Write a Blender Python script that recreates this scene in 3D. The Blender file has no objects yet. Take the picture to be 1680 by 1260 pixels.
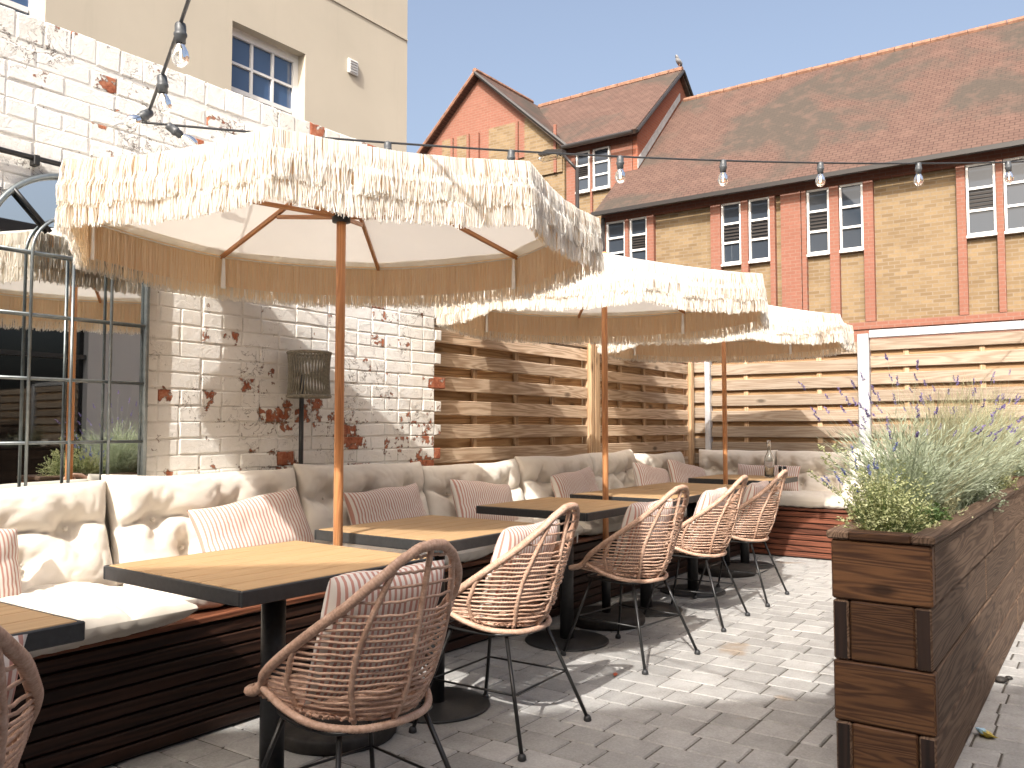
import bpy, math, random
import numpy as np
from mathutils import Vector, Matrix, noise as mnoise

# ------------------------------------------------------------------ scene, camera, light
SC = bpy.context.scene
COL = SC.collection
R = math.radians
random.seed(7)
RNG = np.random.RandomState(11)

HEAD, PITCH = 35.4, 3.0                       # camera heading from +X towards +Y, tilt up
cam_d = bpy.data.cameras.new('camera')
cam_d.sensor_width = 36.0
cam_d.lens = 1391.0 / 1680.0 * 36.0
cam_d.clip_start = 0.05
cam_d.clip_end = 2000
cam = bpy.data.objects.new('camera', cam_d)
COL.objects.link(cam)
cam.location = (0, 0, 1.17)
cam.rotation_euler = (R(90 + PITCH), 0, R(HEAD - 90))
SC.camera = cam

SUN_AZ, SUN_EL = 16.0, 40.0                   # light travels along +X turned 16 deg to +Y, 40 deg down
world = bpy.data.worlds.new('World')
SC.world = world
world.use_nodes = True
wn = world.node_tree
wn.nodes.clear()
w_out = wn.nodes.new('ShaderNodeOutputWorld')
w_bg = wn.nodes.new('ShaderNodeBackground')
w_sky = wn.nodes.new('ShaderNodeTexSky')
w_sky.sky_type = 'NISHITA'
w_sky.sun_disc = False
w_sky.sun_elevation = R(SUN_EL)
w_sky.sun_rotation = R(270 - SUN_AZ)          # sun stands towards (-cos az, -sin az)
w_sky.air_density = 1.0
w_sky.dust_density = 9.0
w_sky.ozone_density = 1.0
w_hsv = wn.nodes.new('ShaderNodeHueSaturation')
w_hsv.inputs['Saturation'].default_value = 0.85
wn.links.new(w_sky.outputs[0], w_hsv.inputs['Color'])
wn.links.new(w_hsv.outputs[0], w_bg.inputs['Color'])
w_bg.inputs['Strength'].default_value = 0.15
wn.links.new(w_bg.outputs[0], w_out.inputs[0])

sun_d = bpy.data.lights.new('sun', 'SUN')
sun_d.energy = 3.1
sun_d.angle = R(0.5)
sun_d.color = (1.0, 0.96, 0.9)
sun = bpy.data.objects.new('sun', sun_d)
COL.objects.link(sun)
_L = Vector((math.cos(R(SUN_AZ)) * math.cos(R(SUN_EL)), math.sin(R(SUN_AZ)) * math.cos(R(SUN_EL)), -math.sin(R(SUN_EL))))
sun.rotation_euler = _L.to_track_quat('-Z', 'Y').to_euler()
sun.location = (-6, -2, 9)

SC.view_settings.view_transform = 'Standard'
SC.view_settings.look = 'None'
SC.view_settings.gamma = 1.0
SC.view_settings.exposure = 1.0
SC.render.engine = 'CYCLES'
try:
    SC.cycles.max_bounces = 7
    SC.cycles.transparent_max_bounces = 12
    SC.cycles.caustics_reflective = False
    SC.cycles.caustics_refractive = False
except Exception:
    pass

# ------------------------------------------------------------------ mesh helpers
def lerp(a, b, t): return a + (b - a) * t

class MB:
    def __init__(s):
        s.v = []; s.f = []; s.uv = {}
    def add(s, vs, fs):
        o = len(s.v)
        s.v.extend([tuple(map(float, p)) for p in vs])
        s.f.extend([tuple(i + o for i in f) for f in fs])
        return o
    def hull(s, vs, fs):
        """convex piece: faces turned outward"""
        vs = [Vector(p) for p in vs]
        c = sum(vs, Vector()) / len(vs)
        out = []
        for f in fs:
            n = (vs[f[1]] - vs[f[0]]).cross(vs[f[2]] - vs[f[0]])
            m = sum((vs[i] for i in f), Vector()) / len(f)
            out.append(tuple(f) if n.dot(m - c) >= 0 else tuple(reversed(f)))
        s.add(vs, out)
    def box(s, x0, x1, y0, y1, z0, z1):
        vs = [(x, y, z) for x in (x0, x1) for y in (y0, y1) for z in (z0, z1)]
        s.hull(vs, [(0, 1, 3, 2), (4, 5, 7, 6), (0, 1, 5, 4), (2, 3, 7, 6), (0, 2, 6, 4), (1, 3, 7, 5)])
    def cbox(s, x0, x1, y0, y1, z0, z1, c=0.004, jit=0.0):
        cx, cy, cz = (x0 + x1) / 2, (y0 + y1) / 2, (z0 + z1) / 2
        hx, hy, hz = abs(x1 - x0) / 2, abs(y1 - y0) / 2, abs(z1 - z0) / 2
        c = min(c, hx * .6, hy * .6, hz * .6)
        vs = []; idx = {}
        for sx in (-1, 1):
            for sy in (-1, 1):
                for sz in (-1, 1):
                    j = [random.uniform(-jit, jit) for _ in range(3)]
                    for k, p in enumerate(((hx, hy - c, hz - c), (hx - c, hy, hz - c), (hx - c, hy - c, hz))):
                        idx[(sx, sy, sz, k)] = len(vs)
                        vs.append((cx + sx * p[0] + j[0], cy + sy * p[1] + j[1], cz + sz * p[2] + j[2]))
        I = lambda a, b, d, k: idx[(a, b, d, k)]
        fs = []
        for q in (-1, 1):
            fs.append((I(q, -1, -1, 0), I(q, 1, -1, 0), I(q, 1, 1, 0), I(q, -1, 1, 0)))
            fs.append((I(-1, q, -1, 1), I(1, q, -1, 1), I(1, q, 1, 1), I(-1, q, 1, 1)))
            fs.append((I(-1, -1, q, 2), I(1, -1, q, 2), I(1, 1, q, 2), I(-1, 1, q, 2)))
            for r in (-1, 1):
                fs.append((I(q, r, -1, 0), I(q, r, 1, 0), I(q, r, 1, 1), I(q, r, -1, 1)))
                fs.append((I(q, -1, r, 0), I(q, 1, r, 0), I(q, 1, r, 2), I(q, -1, r, 2)))
                fs.append((I(-1, q, r, 1), I(1, q, r, 1), I(1, q, r, 2), I(-1, q, r, 2)))
                for t in (-1, 1):
                    fs.append((I(q, r, t, 0), I(q, r, t, 1), I(q, r, t, 2)))
        s.hull(vs, fs)
    def tube(s, path, r, n=8, closed=False, caps=True):
        P = np.array(path, float); m = len(P)
        rr = np.full(m, r) if np.isscalar(r) else np.array(r, float)
        T = np.zeros_like(P)
        if closed:
            T = np.roll(P, -1, 0) - np.roll(P, 1, 0)
        else:
            T[1:-1] = P[2:] - P[:-2]; T[0] = P[1] - P[0]; T[-1] = P[-1] - P[-2]
        T /= np.maximum(np.linalg.norm(T, axis=1)[:, None], 1e-9)
        up = np.array([0, 0, 1.0])
        if abs(T[0] @ up) > .9: up = np.array([1.0, 0, 0])
        N = np.cross(T[0], up); N /= np.linalg.norm(N)
        vs = []
        for i in range(m):
            N = N - T[i] * (N @ T[i]); N /= max(np.linalg.norm(N), 1e-9)
            B = np.cross(T[i], N)
            for k in range(n):
                a = 2 * math.pi * k / n
                vs.append(P[i] + rr[i] * (math.cos(a) * N + math.sin(a) * B))
        fs = []
        for i in range(m if closed else m - 1):
            j = (i + 1) % m
            for k in range(n):
                l = (k + 1) % n
                fs.append((i * n + k, i * n + l, j * n + l, j * n + k))
        if caps and not closed:
            fs.append(tuple(reversed(range(n)))); fs.append(tuple(range((m - 1) * n, m * n)))
        s.add(vs, fs)
    def lathe(s, prof, n=24, c=(0, 0, 0), cap=True):
        vs = []; m = len(prof)
        for (r, z) in prof:
            for k in range(n):
                a = 2 * math.pi * k / n
                vs.append((c[0] + r * math.cos(a), c[1] + r * math.sin(a), c[2] + z))
        fs = []
        for i in range(m - 1):
            for k in range(n):
                l = (k + 1) % n
                fs.append((i * n + k, i * n + l, (i + 1) * n + l, (i + 1) * n + k))
        if cap:
            fs.append(tuple(reversed(range(n)))); fs.append(tuple(range((m - 1) * n, m * n)))
        s.add(vs, fs)
    def prism(s, poly, axis, a, b):
        """poly: 2D outline, extruded along axis from a to b"""
        n = len(poly); vs = []
        for t in (a, b):
            for (p, q) in poly:
                vs.append({'x': (t, p, q), 'y': (p, t, q), 'z': (p, q, t)}[axis])
        c = [sum(v[k] for v in vs) / len(vs) for k in range(3)]
        fs = [tuple(range(n)), tuple(range(n, 2 * n))]
        for i in range(n):
            j = (i + 1) % n
            fs.append((i, j, n + j, n + i))
        s.hull(vs, fs)
    def quad(s, a, b, c, d):
        s.add([a, b, c, d], [(0, 1, 2, 3)])
    def mesh(s, name, smooth=False):
        me = bpy.data.meshes.new(name)
        me.from_pydata(s.v, [], s.f)
        if smooth:
            me.polygons.foreach_set('use_smooth', np.ones(len(me.polygons), dtype=bool))
        me.update()
        return me
    def build(s, name, mat, parent=None, smooth=False, loc=None, rot=None):
        me = s.mesh(name, smooth)
        me.materials.append(mat)
        return link(name, me, parent, loc, rot)

def link(name, data, parent=None, loc=None, rot=None):
    o = bpy.data.objects.new(name, data)
    COL.objects.link(o)
    if parent is not None: o.parent = parent
    if loc is not None: o.location = loc
    if rot is not None: o.rotation_euler = rot
    return o

def tag(o, label=None, cat=None, group=None, kind=None):
    if label: o['label'] = label
    if cat: o['category'] = cat
    if group: o['group'] = group
    if kind: o['kind'] = kind
    return o

def thing(name, label, cat, loc=(0, 0, 0), rz=0.0, group=None):
    o = link(name, None, None, loc, (0, 0, rz))
    o.empty_display_size = 0.1
    return tag(o, label, cat, group)

def copy_thing(root, loc, rz, label, group=None):
    r = root.copy(); COL.objects.link(r)
    r.location = loc; r.rotation_euler = (0, 0, rz)
    r['label'] = label
    if group: r['group'] = group
    for ch in list(root.children):
        c = ch.copy(); COL.objects.link(c); c.parent = r
        for g in list(ch.children):
            d = g.copy(); COL.objects.link(d); d.parent = c
    return r

def catmull(pts, k=8, closed=False):
    P = [np.array(p, float) for p in pts]; n = len(P); out = []
    rng = range(n if closed else n - 1)
    for i in rng:
        g = lambda j: P[j % n] if closed else P[min(max(j, 0), n - 1)]
        a, b, c, d = g(i - 1), g(i), g(i + 1), g(i + 2)
        for t in np.arange(k) / k:
            out.append(.5 * (2 * b + (c - a) * t + (2 * a - 5 * b + 4 * c - d) * t * t + (3 * b - a - 3 * c + d) * t ** 3))
    if not closed: out.append(P[-1])
    return np.array(out)

def resample(P, step):
    P = np.array(P, float)
    d = np.r_[0, np.cumsum(np.linalg.norm(np.diff(P, axis=0), axis=1))]
    n = max(2, int(d[-1] / step) + 1)
    t = np.linspace(0, d[-1], n)
    return np.stack([np.interp(t, d, P[:, k]) for k in range(3)], 1)

# ------------------------------------------------------------------ material helpers
class NT:
    def __init__(s, name):
        s.m = bpy.data.materials.new(name); s.m.use_nodes = True
        s.t = s.m.node_tree; s.b = s.t.nodes['Principled BSDF']; s.out = s.t.nodes['Material Output']
    def n(s, typ, **kw):
        x = s.t.nodes.new('ShaderNode' + typ)
        for k, v in kw.items():
            if k.startswith('i_'):
                x.inputs[k[2:].replace('_', ' ')].default_value = v
            else:
                setattr(x, k, v)
        return x
    def l(s, a, b): s.t.links.new(a, b)
    def set(s, **kw):
        for k, v in kw.items():
            s.b.inputs[k.replace('_', ' ')].default_value = v
    def coords(s, kind='Object', rnd=0.0, scale=(1, 1, 1)):
        """texture coordinates, optionally shifted per object"""
        if kind == 'Position': src = s.n('NewGeometry').outputs['Position']
        else: src = s.n('TexCoord').outputs[kind]
        if rnd:
            oi = s.n('ObjectInfo')
            vm = s.n('VectorMath', operation='SCALE'); vm.inputs[0].default_value = (rnd, rnd * .73, rnd * .41)
            s.l(oi.outputs['Random'], vm.inputs['Scale'])
            ad = s.n('VectorMath', operation='ADD'); s.l(src, ad.inputs[0]); s.l(vm.outputs[0], ad.inputs[1]); src = ad.outputs[0]
        mp = s.n('Mapping'); mp.inputs['Scale'].default_value = scale
        s.l(src, mp.inputs['Vector'])
        return mp.outputs[0]
    def noise(s, vec, scale, detail=4, rough=.55, dist=0.0):
        x = s.n('TexNoise'); x.inputs['Scale'].default_value = scale; x.inputs['Detail'].default_value = detail
        x.inputs['Roughness'].default_value = rough; x.inputs['Distortion'].default_value = dist
        s.l(vec, x.inputs['Vector']); return x.outputs['Fac']
    def ramp(s, fac, stops):
        x = s.n('ValToRGB'); e = x.color_ramp.elements
        while len(e) < len(stops): e.new(.5)
        for q, (p, c) in zip(e, stops):
            q.position = p; q.color = (*c, 1) if len(c) == 3 else c
        s.l(fac, x.inputs[0]); return x.outputs[0]
    def mix(s, fac, a, b, mode='MIX'):
        x = s.n('MixRGB', blend_type=mode)
        for k, v in ((0, fac), (1, a), (2, b)):
            if isinstance(v, (int, float)): x.inputs[k].default_value = v
            elif isinstance(v, tuple): x.inputs[k].default_value = (*v, 1) if len(v) == 3 else v
            else: s.l(v, x.inputs[k])
        return x.outputs[0]
    def math(s, op, a, b=None, clamp=False):
        x = s.n('Math', operation=op); x.use_clamp = clamp
        for k, v in ((0, a), (1, b)):
            if v is None: continue
            if isinstance(v, (int, float)): x.inputs[k].default_value = v
            else: s.l(v, x.inputs[k])
        return x.outputs[0]
    def map(s, v, a, b, c=0.0, d=1.0):
        x = s.n('MapRange'); s.l(v, x.inputs[0])
        for k, q in zip((1, 2, 3, 4), (a, b, c, d)): x.inputs[k].default_value = q
        return x.outputs[0]
    def bump(s, h, strength=.3, dist=.01, prev=None):
        x = s.n('Bump'); x.inputs['Strength'].default_value = strength; x.inputs['Distance'].default_value = dist
        s.l(h, x.inputs['Height'])
        if prev is not None: s.l(prev, x.inputs['Normal'])
        return x.outputs[0]
    def rnd(s): return s.n('ObjectInfo').outputs['Random']
    def color(s, c):
        if isinstance(c, tuple): s.b.inputs['Base Color'].default_value = (*c, 1)
        else: s.l(c, s.b.inputs['Base Color'])
    def normal(s, h): s.l(h, s.b.inputs['Normal'])

def wood(name, light, dark, axis, rough=.6, grain=14.0, bump=.25, var=.25, knots=True, contrast=1.0, spec=.4):
    """timber with the grain running along axis (0,1,2)"""
    m = NT(name)
    sc = [1.0, 1.0, 1.0]; sc[axis] = .07
    v = m.coords('Object', 31.0, tuple(sc))
    warp = m.noise(v, 5.0, 3)
    vv = m.n('VectorMath', operation='MULTIPLY_ADD')
    m.l(warp, vv.inputs[0]); vv.inputs[1].default_value = (.25, .25, .25); m.l(v, vv.inputs[2])
    rings = m.n('TexWave', wave_type='RINGS', rings_direction='XYZ'[axis]); rings.inputs['Scale'].default_value = grain
    rings.inputs['Distortion'].default_value = 5.0; rings.inputs['Detail'].default_value = 3.0; rings.inputs['Detail Scale'].default_value = 1.6
    m.l(vv.outputs[0], rings.inputs['Vector'])
    fine = m.noise(v, 160.0, 4, .7)
    mid = m.noise(v, 22.0, 4)
    g = m.math('ADD', m.math('MULTIPLY', rings.outputs['Fac'], .5), m.math('MULTIPLY', fine, .5))
    g = m.math('ADD', m.math('MULTIPLY', g, .7), m.math('MULTIPLY', mid, .3))
    c = m.ramp(g, [(.5 - .22 / contrast, dark), (.5 + .2 / contrast, light)])
    if knots:
        sk = [6.0, 6.0, 6.0]; sk[axis] = 2.6
        kv = m.coords('Object', 17.0, tuple(sk))
        vo = m.n('TexVoronoi'); vo.inputs['Scale'].default_value = .8; m.l(kv, vo.inputs['Vector'])
        k = m.map(vo.outputs['Distance'], .05, .13, .85, 0.0)
        c = m.mix(k, c, tuple(x * .35 for x in dark))
    h = m.n('HueSaturation'); m.l(c, h.inputs['Color'])
    m.l(m.map(m.rnd(), 0, 1, 1 - var, 1 + var), h.inputs['Value'])
    m.color(h.outputs[0])
    m.normal(m.bump(g, bump, .004))
    m.l(m.map(fine, 0, 1, rough - .1, rough + .15), m.b.inputs['Roughness'])
    m.set(Specular_IOR_Level=spec)
    return m.m

def plain(name, c, rough=.5, metal=0.0, spec=.5, nscale=0, namp=.1, bump=0.0, bscale=60, bdist=.003, kind='Object'):
    m = NT(name); m.set(Roughness=rough, Metallic=metal, Specular_IOR_Level=spec)
    if nscale:
        f = m.noise(m.coords(kind, 9.0), nscale, 5, .6)
        m.color(m.ramp(f, [(.3, tuple(x * (1 - namp) for x in c)), (.7, tuple(min(1, x * (1 + namp)) for x in c))]))
    else:
        m.color(c)
    if bump:
        m.normal(m.bump(m.noise(m.coords(kind, 9.0), bscale, 4, .6), bump, bdist))
    return m.m

MAT = {}
def make_materials():
    # painted, peeling brick
    for nm, joint in (('paint_brick', 0), ('paint_mortar', 1)):
        m = NT(nm)
        p = m.coords('Position')
        n1 = m.noise(p, 5.5, 7, .62, .4)
        n2 = m.noise(p, 19.0, 5, .65, .3)
        big = m.noise(p, 1.1, 2)
        rn = m.rnd()
        sep = m.n('SeparateXYZ'); m.l(p, sep.inputs[0])
        low = m.map(sep.outputs['Z'], .85, 1.6, .04, 0.0)          # paint has flaked more near the seats
        end = m.map(sep.outputs['X'], 3.9, 4.15, 0.0, .06)          # and at the broken end of the wall
        s = m.math('ADD', m.math('MULTIPLY', n1, .6), m.math('MULTIPLY', n2, .4))
        s = m.math('ADD', s, m.math('MULTIPLY', m.math('SUBTRACT', big, .5), .10))
        s = m.math('ADD', m.math('ADD', s, low), end)
        if not joint:
            s = m.math('ADD', s, m.map(rn, .82, 1.0, 0.0, .09))
            s = m.math('SUBTRACT', s, m.map(rn, 0.0, .5, .05, 0.0))
        bare = m.map(s, .602, .615)
        edge = m.math('SUBTRACT', m.map(s, .588, .602), m.map(s, .606, .63), True)
        brickc = m.ramp(m.noise(p, 34, 4, .7), [(.3, (.20, .055, .03)), (.5, (.38, .125, .065)), (.72, (.50, .24, .14))])
        if joint: brickc = m.ramp(m.noise(p, 30, 4, .7), [(.35, (.13, .08, .05)), (.65, (.42, .34, .25))])
        chalk = m.noise(p, 2.6, 6, .65)
        paint = m.ramp(chalk, [(.3, (.69, .65, .59)), (.5, (.80, .775, .725)), (.7, (.84, .82, .785))])
        grime = m.map(m.noise(p, 42, 5, .75), .62, .72, 0, .38)
        paint = m.mix(grime, paint, (.36, .30, .24))
        c = m.mix(bare, paint, brickc)
        c = m.mix(m.math('MULTIPLY', edge, .75), c, (.17, .12, .09))
        m.color(c)
        ck = m.math('ABSOLUTE', m.math('SUBTRACT', m.noise(p, 10, 4, .6, 1.5), .5))
        ckm = m.map(m.noise(p, 3.1, 3, .6), .5, .62, 0, .9)
        crack = m.math('MULTIPLY', m.map(ck, .004, .014, 1.0, 0.0), ckm)
        c = m.mix(crack, c, (.10, .065, .045))
        m.color(c)
        h = m.math('ADD', m.math('MULTIPLY', m.noise(p, 16, 7, .68, 1.2), 1.0), m.math('MULTIPLY', bare, -.55))
        h = m.math('ADD', h, m.math('MULTIPLY', m.noise(p, 150, 3, .6), .22))
        h = m.math('SUBTRACT', h, m.math('MULTIPLY', crack, .5))
        m.normal(m.bump(h, .6, .010))
        m.set(Roughness=.72, Specular_IOR_Level=.25)
        MAT[nm] = m.m
    # paving setts
    m = NT('paving_stone')
    p = m.coords('Position')
    a = m.noise(p, 7, 6, .65); b = m.noise(p, 90, 4, .7)
    base = m.ramp(m.math('ADD', m.math('MULTIPLY', a, .55), m.math('MULTIPLY', b, .45)), [(.33, (.26, .25, .235)), (.55, (.375, .365, .35)), (.72, (.46, .45, .435))])
    hs = m.n('HueSaturation'); m.l(base, hs.inputs['Color']); m.l(m.map(m.rnd(), 0, 1, .82, 1.12), hs.inputs['Value'])
    stain = m.map(m.noise(p, 1.9, 3, .6), .66, .72, 0, .5)
    c = m.mix(stain, hs.outputs[0], (.26, .17, .09))
    m.color(c); m.normal(m.bump(m.math('ADD', b, m.math('MULTIPLY', a, 1.5)), .5, .006)); m.set(Roughness=.85, Specular_IOR_Level=.25)
    MAT['sett'] = m.m
    m = NT('joint_sand'); p = m.coords('Position')
    m.color(m.ramp(m.noise(p, 120, 4), [(.35, (.05, .043, .035)), (.7, (.12, .104, .085))])); m.set(Roughness=.95); MAT['sand'] = m.m
    MAT['ground'] = plain('ground_asphalt', (.11, .105, .1), .9, nscale=3, namp=.3)
    # timber
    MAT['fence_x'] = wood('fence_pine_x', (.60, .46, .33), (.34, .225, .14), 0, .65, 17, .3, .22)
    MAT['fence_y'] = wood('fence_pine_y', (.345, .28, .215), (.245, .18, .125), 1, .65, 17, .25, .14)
    MAT['fence_z'] = wood('fence_pine_z', (.55, .39, .24), (.32, .19, .10), 2, .65, 11, .25, .15)
    MAT['back_x'] = wood('fence_back_x', (.55, .36, .19), (.30, .165, .075), 0, .65, 11, .3, .2)
    MAT['back_y'] = wood('fence_back_y', (.40, .25, .13), (.28, .165, .08), 1, .65, 17, .25, .15)
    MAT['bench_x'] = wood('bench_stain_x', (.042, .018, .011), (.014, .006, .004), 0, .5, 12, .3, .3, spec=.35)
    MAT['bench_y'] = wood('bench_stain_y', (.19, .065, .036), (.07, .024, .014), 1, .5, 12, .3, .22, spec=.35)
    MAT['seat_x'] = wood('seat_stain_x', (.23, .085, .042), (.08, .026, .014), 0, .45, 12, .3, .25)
    MAT['plant_x'] = wood('planter_stain_x', (.165, .108, .072), (.065, .037, .023), 0, .7, 24, .4, .2, spec=.25)
    MAT['plant_y'] = wood('planter_stain_y', (.115, .055, .024), (.042, .019, .010), 1, .6, 30, .35, .4, spec=.3)
    MAT['plant_end'] = wood('planter_end_grain', (.03, .016, .011), (.01, .006, .005), 2, .8, 9, .5, .2)
    MAT['table_x'] = wood('table_slat', (.50, .33, .175), (.41, .26, .13), 0, .55, 20, .12, .05, False, .8, .3)
    MAT['pole'] = wood('parasol_timber', (.66, .32, .14), (.48, .20, .08), 2, .38, 25, .1, .08, False)
    MAT['rib'] = wood('parasol_rib_timber', (.52, .25, .10), (.36, .15, .055), 0, .4, 25, .1, .1, False)
    # metal
    MAT['black'] = plain('black_powder_coat', (.014, .014, .014), .38, 0, .5, 40, .2)
    MAT['table_metal'] = plain('table_frame_black', (.028, .029, .03), .42, 0, .5, 60, .25, .15, 400)
    MAT['base'] = plain('parasol_base_black', (.03, .026, .023), .6, 0, .4, 18, .5, .3, 120)
    MAT['grey_metal'] = plain('mirror_frame_metal', (.22, .245, .25), .34, .75, .5, 30, .2)
    MAT['galv'] = plain('galvanised_steel', (.55, .56, .58), .45, .35, .5, 9, .18)
    m = NT('mirror_glass'); m.color((.82, .84, .84)); m.set(Roughness=.012, Metallic=1.0); MAT['mirror'] = m.m
    # rattan
    m = NT('rattan'); v = m.coords('Object', 5.0)
    f = m.noise(v, 70, 4, .7); g = m.noise(v, 12, 3)
    m.color(m.ramp(m.math('ADD', m.math('MULTIPLY', f, .6), m.math('MULTIPLY', g, .4)), [(.33, (.33, .195, .13)), (.52, (.53, .345, .25)), (.7, (.67, .485, .38))]))
    m.normal(m.bump(f, .35, .002)); m.set(Roughness=.5, Specular_IOR_Level=.4); MAT['rattan'] = m.m
    # fabrics
    def fabric(name, c1, c2, stripes=None, trans=0.0, weave=900, rough=.9):
        m = NT(name); v = m.coords('Object', 3.0)
        f = m.noise(v, 5, 4, .6)
        c = m.ramp(f, [(.3, c1), (.7, c2)])
        if stripes:
            uv = m.n('TexCoord').outputs['UV']; sp = m.n('SeparateXYZ'); m.l(uv, sp.inputs[0])
            fr = m.math('FRACT', m.math('MULTIPLY', sp.outputs['X'], 1.0 / stripes[1]))
            d = m.math('ABSOLUTE', m.math('SUBTRACT', fr, .5))
            k = m.map(d, .20, .235, 1.0, 0.0)
            c = m.mix(k, c, stripes[0])
        m.color(c)
        uvn = m.noise(v, weave, 2, .5); wr = m.noise(v, 16, 5, .6, .6)
        m.normal(m.bump(m.math('ADD', m.math('MULTIPLY', uvn, .12), wr), .2, .006))
        m.set(Roughness=rough, Specular_IOR_Level=.15)
        try: m.b.inputs['Sheen Weight'].default_value = .15
        except Exception: pass
        if trans:
            tr = m.n('BsdfTranslucent'); tr.inputs['Color'].default_value = (*trans[1], 1)
            mx = m.n('MixShader'); mx.inputs[0].default_value = trans[0]
            m.l(m.b.outputs[0], mx.inputs[1]); m.l(tr.outputs[0], mx.inputs[2]); m.l(mx.outputs[0], m.out.inputs[0])
        return m.m
    MAT['cream'] = fabric('cream_cotton', (.70, .64, .555), (.77, .715, .635))
    MAT['stripe'] = fabric('striped_cotton', (.70, .65, .585), (.75, .70, .64), ((.50, .265, .215), .0185))
    MAT['canopy'] = fabric('canopy_canvas', (.80, .775, .73), (.83, .81, .77), None, (.27, (.88, .83, .75)))
    MAT['valance'] = fabric('valance_canvas_glow_tint', (.84, .70, .52), (.87, .74, .57), None, (.55, (.95, .70, .42)))  # warm glow of light through the cloth is put into the base colour
    MAT['fringe'] = fabric('cotton_fringe', (.83, .805, .755), (.87, .855, .82), None, (.40, (.92, .84, .70)))
    MAT['fringe_in'] = fabric('inner_thread_glow_tint', (.85, .74, .59), (.88, .78, .64), None, (.45, (.95, .76, .5)))  # same cotton; tan of light shining through the fringe is painted into its colour
    MAT['strap'] = plain('white_webbing', (.8, .79, .77), .8)
    MAT['rope'] = plain('grey_rope', (.24, .22, .175), .85, nscale=90, namp=.3, bump=.4, bscale=300)
    # buildings
    def render_wall(name, c):
        m = NT(name); p = m.coords('Position')
        f = m.noise(p, .7, 5, .6); g = m.noise(p, 60, 3)
        col = m.ramp(f, [(.3, tuple(x * .93 for x in c)), (.7, tuple(min(1, x * 1.04) for x in c))])
        st = m.noise(m.coords('Position', 0.0, (3.2, 3.2, .22)), 1.6, 5, .7)
        m.color(m.mix(m.map(st, .56, .74, 0, .22), col, tuple(x * .72 for x in c)))
        m.normal(m.bump(g, .15, .004)); m.set(Roughness=.85, Specular_IOR_Level=.2); return m.m
    MAT['beige'] = render_wall('cream_render', (.50, .45, .365))
    MAT['grey_wall'] = render_wall('grey_render', (.40, .38, .355))
    def bricks(name, c1, c2, mortar, axis):
        m = NT(name); p = m.n('NewGeometry').outputs['Position']; sp = m.n('SeparateXYZ'); m.l(p, sp.inputs[0])
        cb = m.n('CombineXYZ'); m.l(sp.outputs['Y' if axis == 'x' else 'X'], cb.inputs[0]); m.l(sp.outputs['Z'], cb.inputs[1])
        b = m.n('TexBrick'); m.l(cb.outputs[0], b.inputs['Vector'])
        b.inputs['Color1'].default_value = (*c1, 1); b.inputs['Color2'].default_value = (*c2, 1); b.inputs['Mortar'].default_value = (*mortar, 1)
        b.inputs['Scale'].default_value = 1.0; b.inputs['Brick Width'].default_value = .225; b.inputs['Row Height'].default_value = .075
        b.inputs['Mortar Size'].default_value = .009; b.inputs['Bias'].default_value = -.1
        f = m.noise(p, 1.4, 5, .6); g = m.noise(p, 18, 4, .6)
        c = m.mix(m.map(g, .3, .7, .0, .35), b.outputs['Color'], tuple(x * .62 for x in c1))
        c = m.mix(m.map(f, .45, .7, 0, .3), c, tuple(x * .75 for x in c2))
        m.color(c); m.normal(m.bump(b.outputs['Fac'], -.5, .01)); m.set(Roughness=.85, Specular_IOR_Level=.2); return m.m
    MAT['tan_brick'] = bricks('tan_brick', (.265, .188, .105), (.165, .11, .058), (.24, .195, .145), 'x')
    MAT['orange_brick'] = bricks('orange_brick', (.265, .115, .08), (.235, .10, .068), (.25, .15, .115), 'x')
    MAT['orange_brick_side'] = bricks('orange_brick_side', (.33, .115, .068), (.29, .098, .058), (.28, .155, .11), 'y')
    m = NT('clay_roof_tiles'); p = m.n('NewGeometry').outputs['Position']; sp = m.n('SeparateXYZ'); m.l(p, sp.inputs[0])
    cb = m.n('CombineXYZ'); m.l(sp.outputs['Y'], cb.inputs[0]); m.l(m.math('MULTIPLY', sp.outputs['Z'], 1.42), cb.inputs[1])
    b = m.n('TexBrick'); m.l(cb.outputs[0], b.inputs['Vector'])
    b.inputs['Color1'].default_value = (.125, .078, .062, 1); b.inputs['Color2'].default_value = (.105, .064, .052, 1); b.inputs['Mortar'].default_value = (.06, .037, .03, 1)
    b.inputs['Scale'].default_value = 1.0; b.inputs['Brick Width'].default_value = .17; b.inputs['Row Height'].default_value = .1; b.inputs['Mortar Size'].default_value = .009
    blot = m.noise(p, .42, 6, .6, .5)
    c = m.mix(m.map(blot, .47, .58, 0, .82), b.outputs['Color'], (.062, .055, .046))
    c = m.mix(m.map(m.noise(p, 3.0, 5, .65), .5, .75, 0, .5), c, (.165, .10, .078))
    c = m.mix(m.map(m.noise(p, 22.0, 4, .7), .6, .8, 0, .4), c, (.17, .135, .11))
    m.color(c); m.normal(m.bump(b.outputs['Fac'], -.6, .02)); m.set(Roughness=.9, Specular_IOR_Level=.15); MAT['tiles'] = m.m
    MAT['ridge'] = plain('ridge_tile', (.24, .125, .08), .85, nscale=6, namp=.35, kind='Position')
    MAT['white_frame'] = plain('white_window_paint', (.74, .73, .71), .4)
    MAT['gutter'] = plain('dark_gutter', (.03, .026, .024), .4)
    MAT['lead'] = plain('lead_flashing', (.42, .42, .42), .6, nscale=5, namp=.2, kind='Position')
    def glass(name, tint, rough=.02):
        m = NT(name); m.color(tint); m.set(Roughness=rough, Specular_IOR_Level=.9, Metallic=0.0); return m.m
    MAT['pane'] = glass('dark_window_glass', (.035, .045, .06))
    MAT['blue_pane'] = glass('blue_window_glass', (.045, .085, .17))
    MAT['shop_glass'] = glass('shopfront_glass', (.006, .006, .006))
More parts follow.
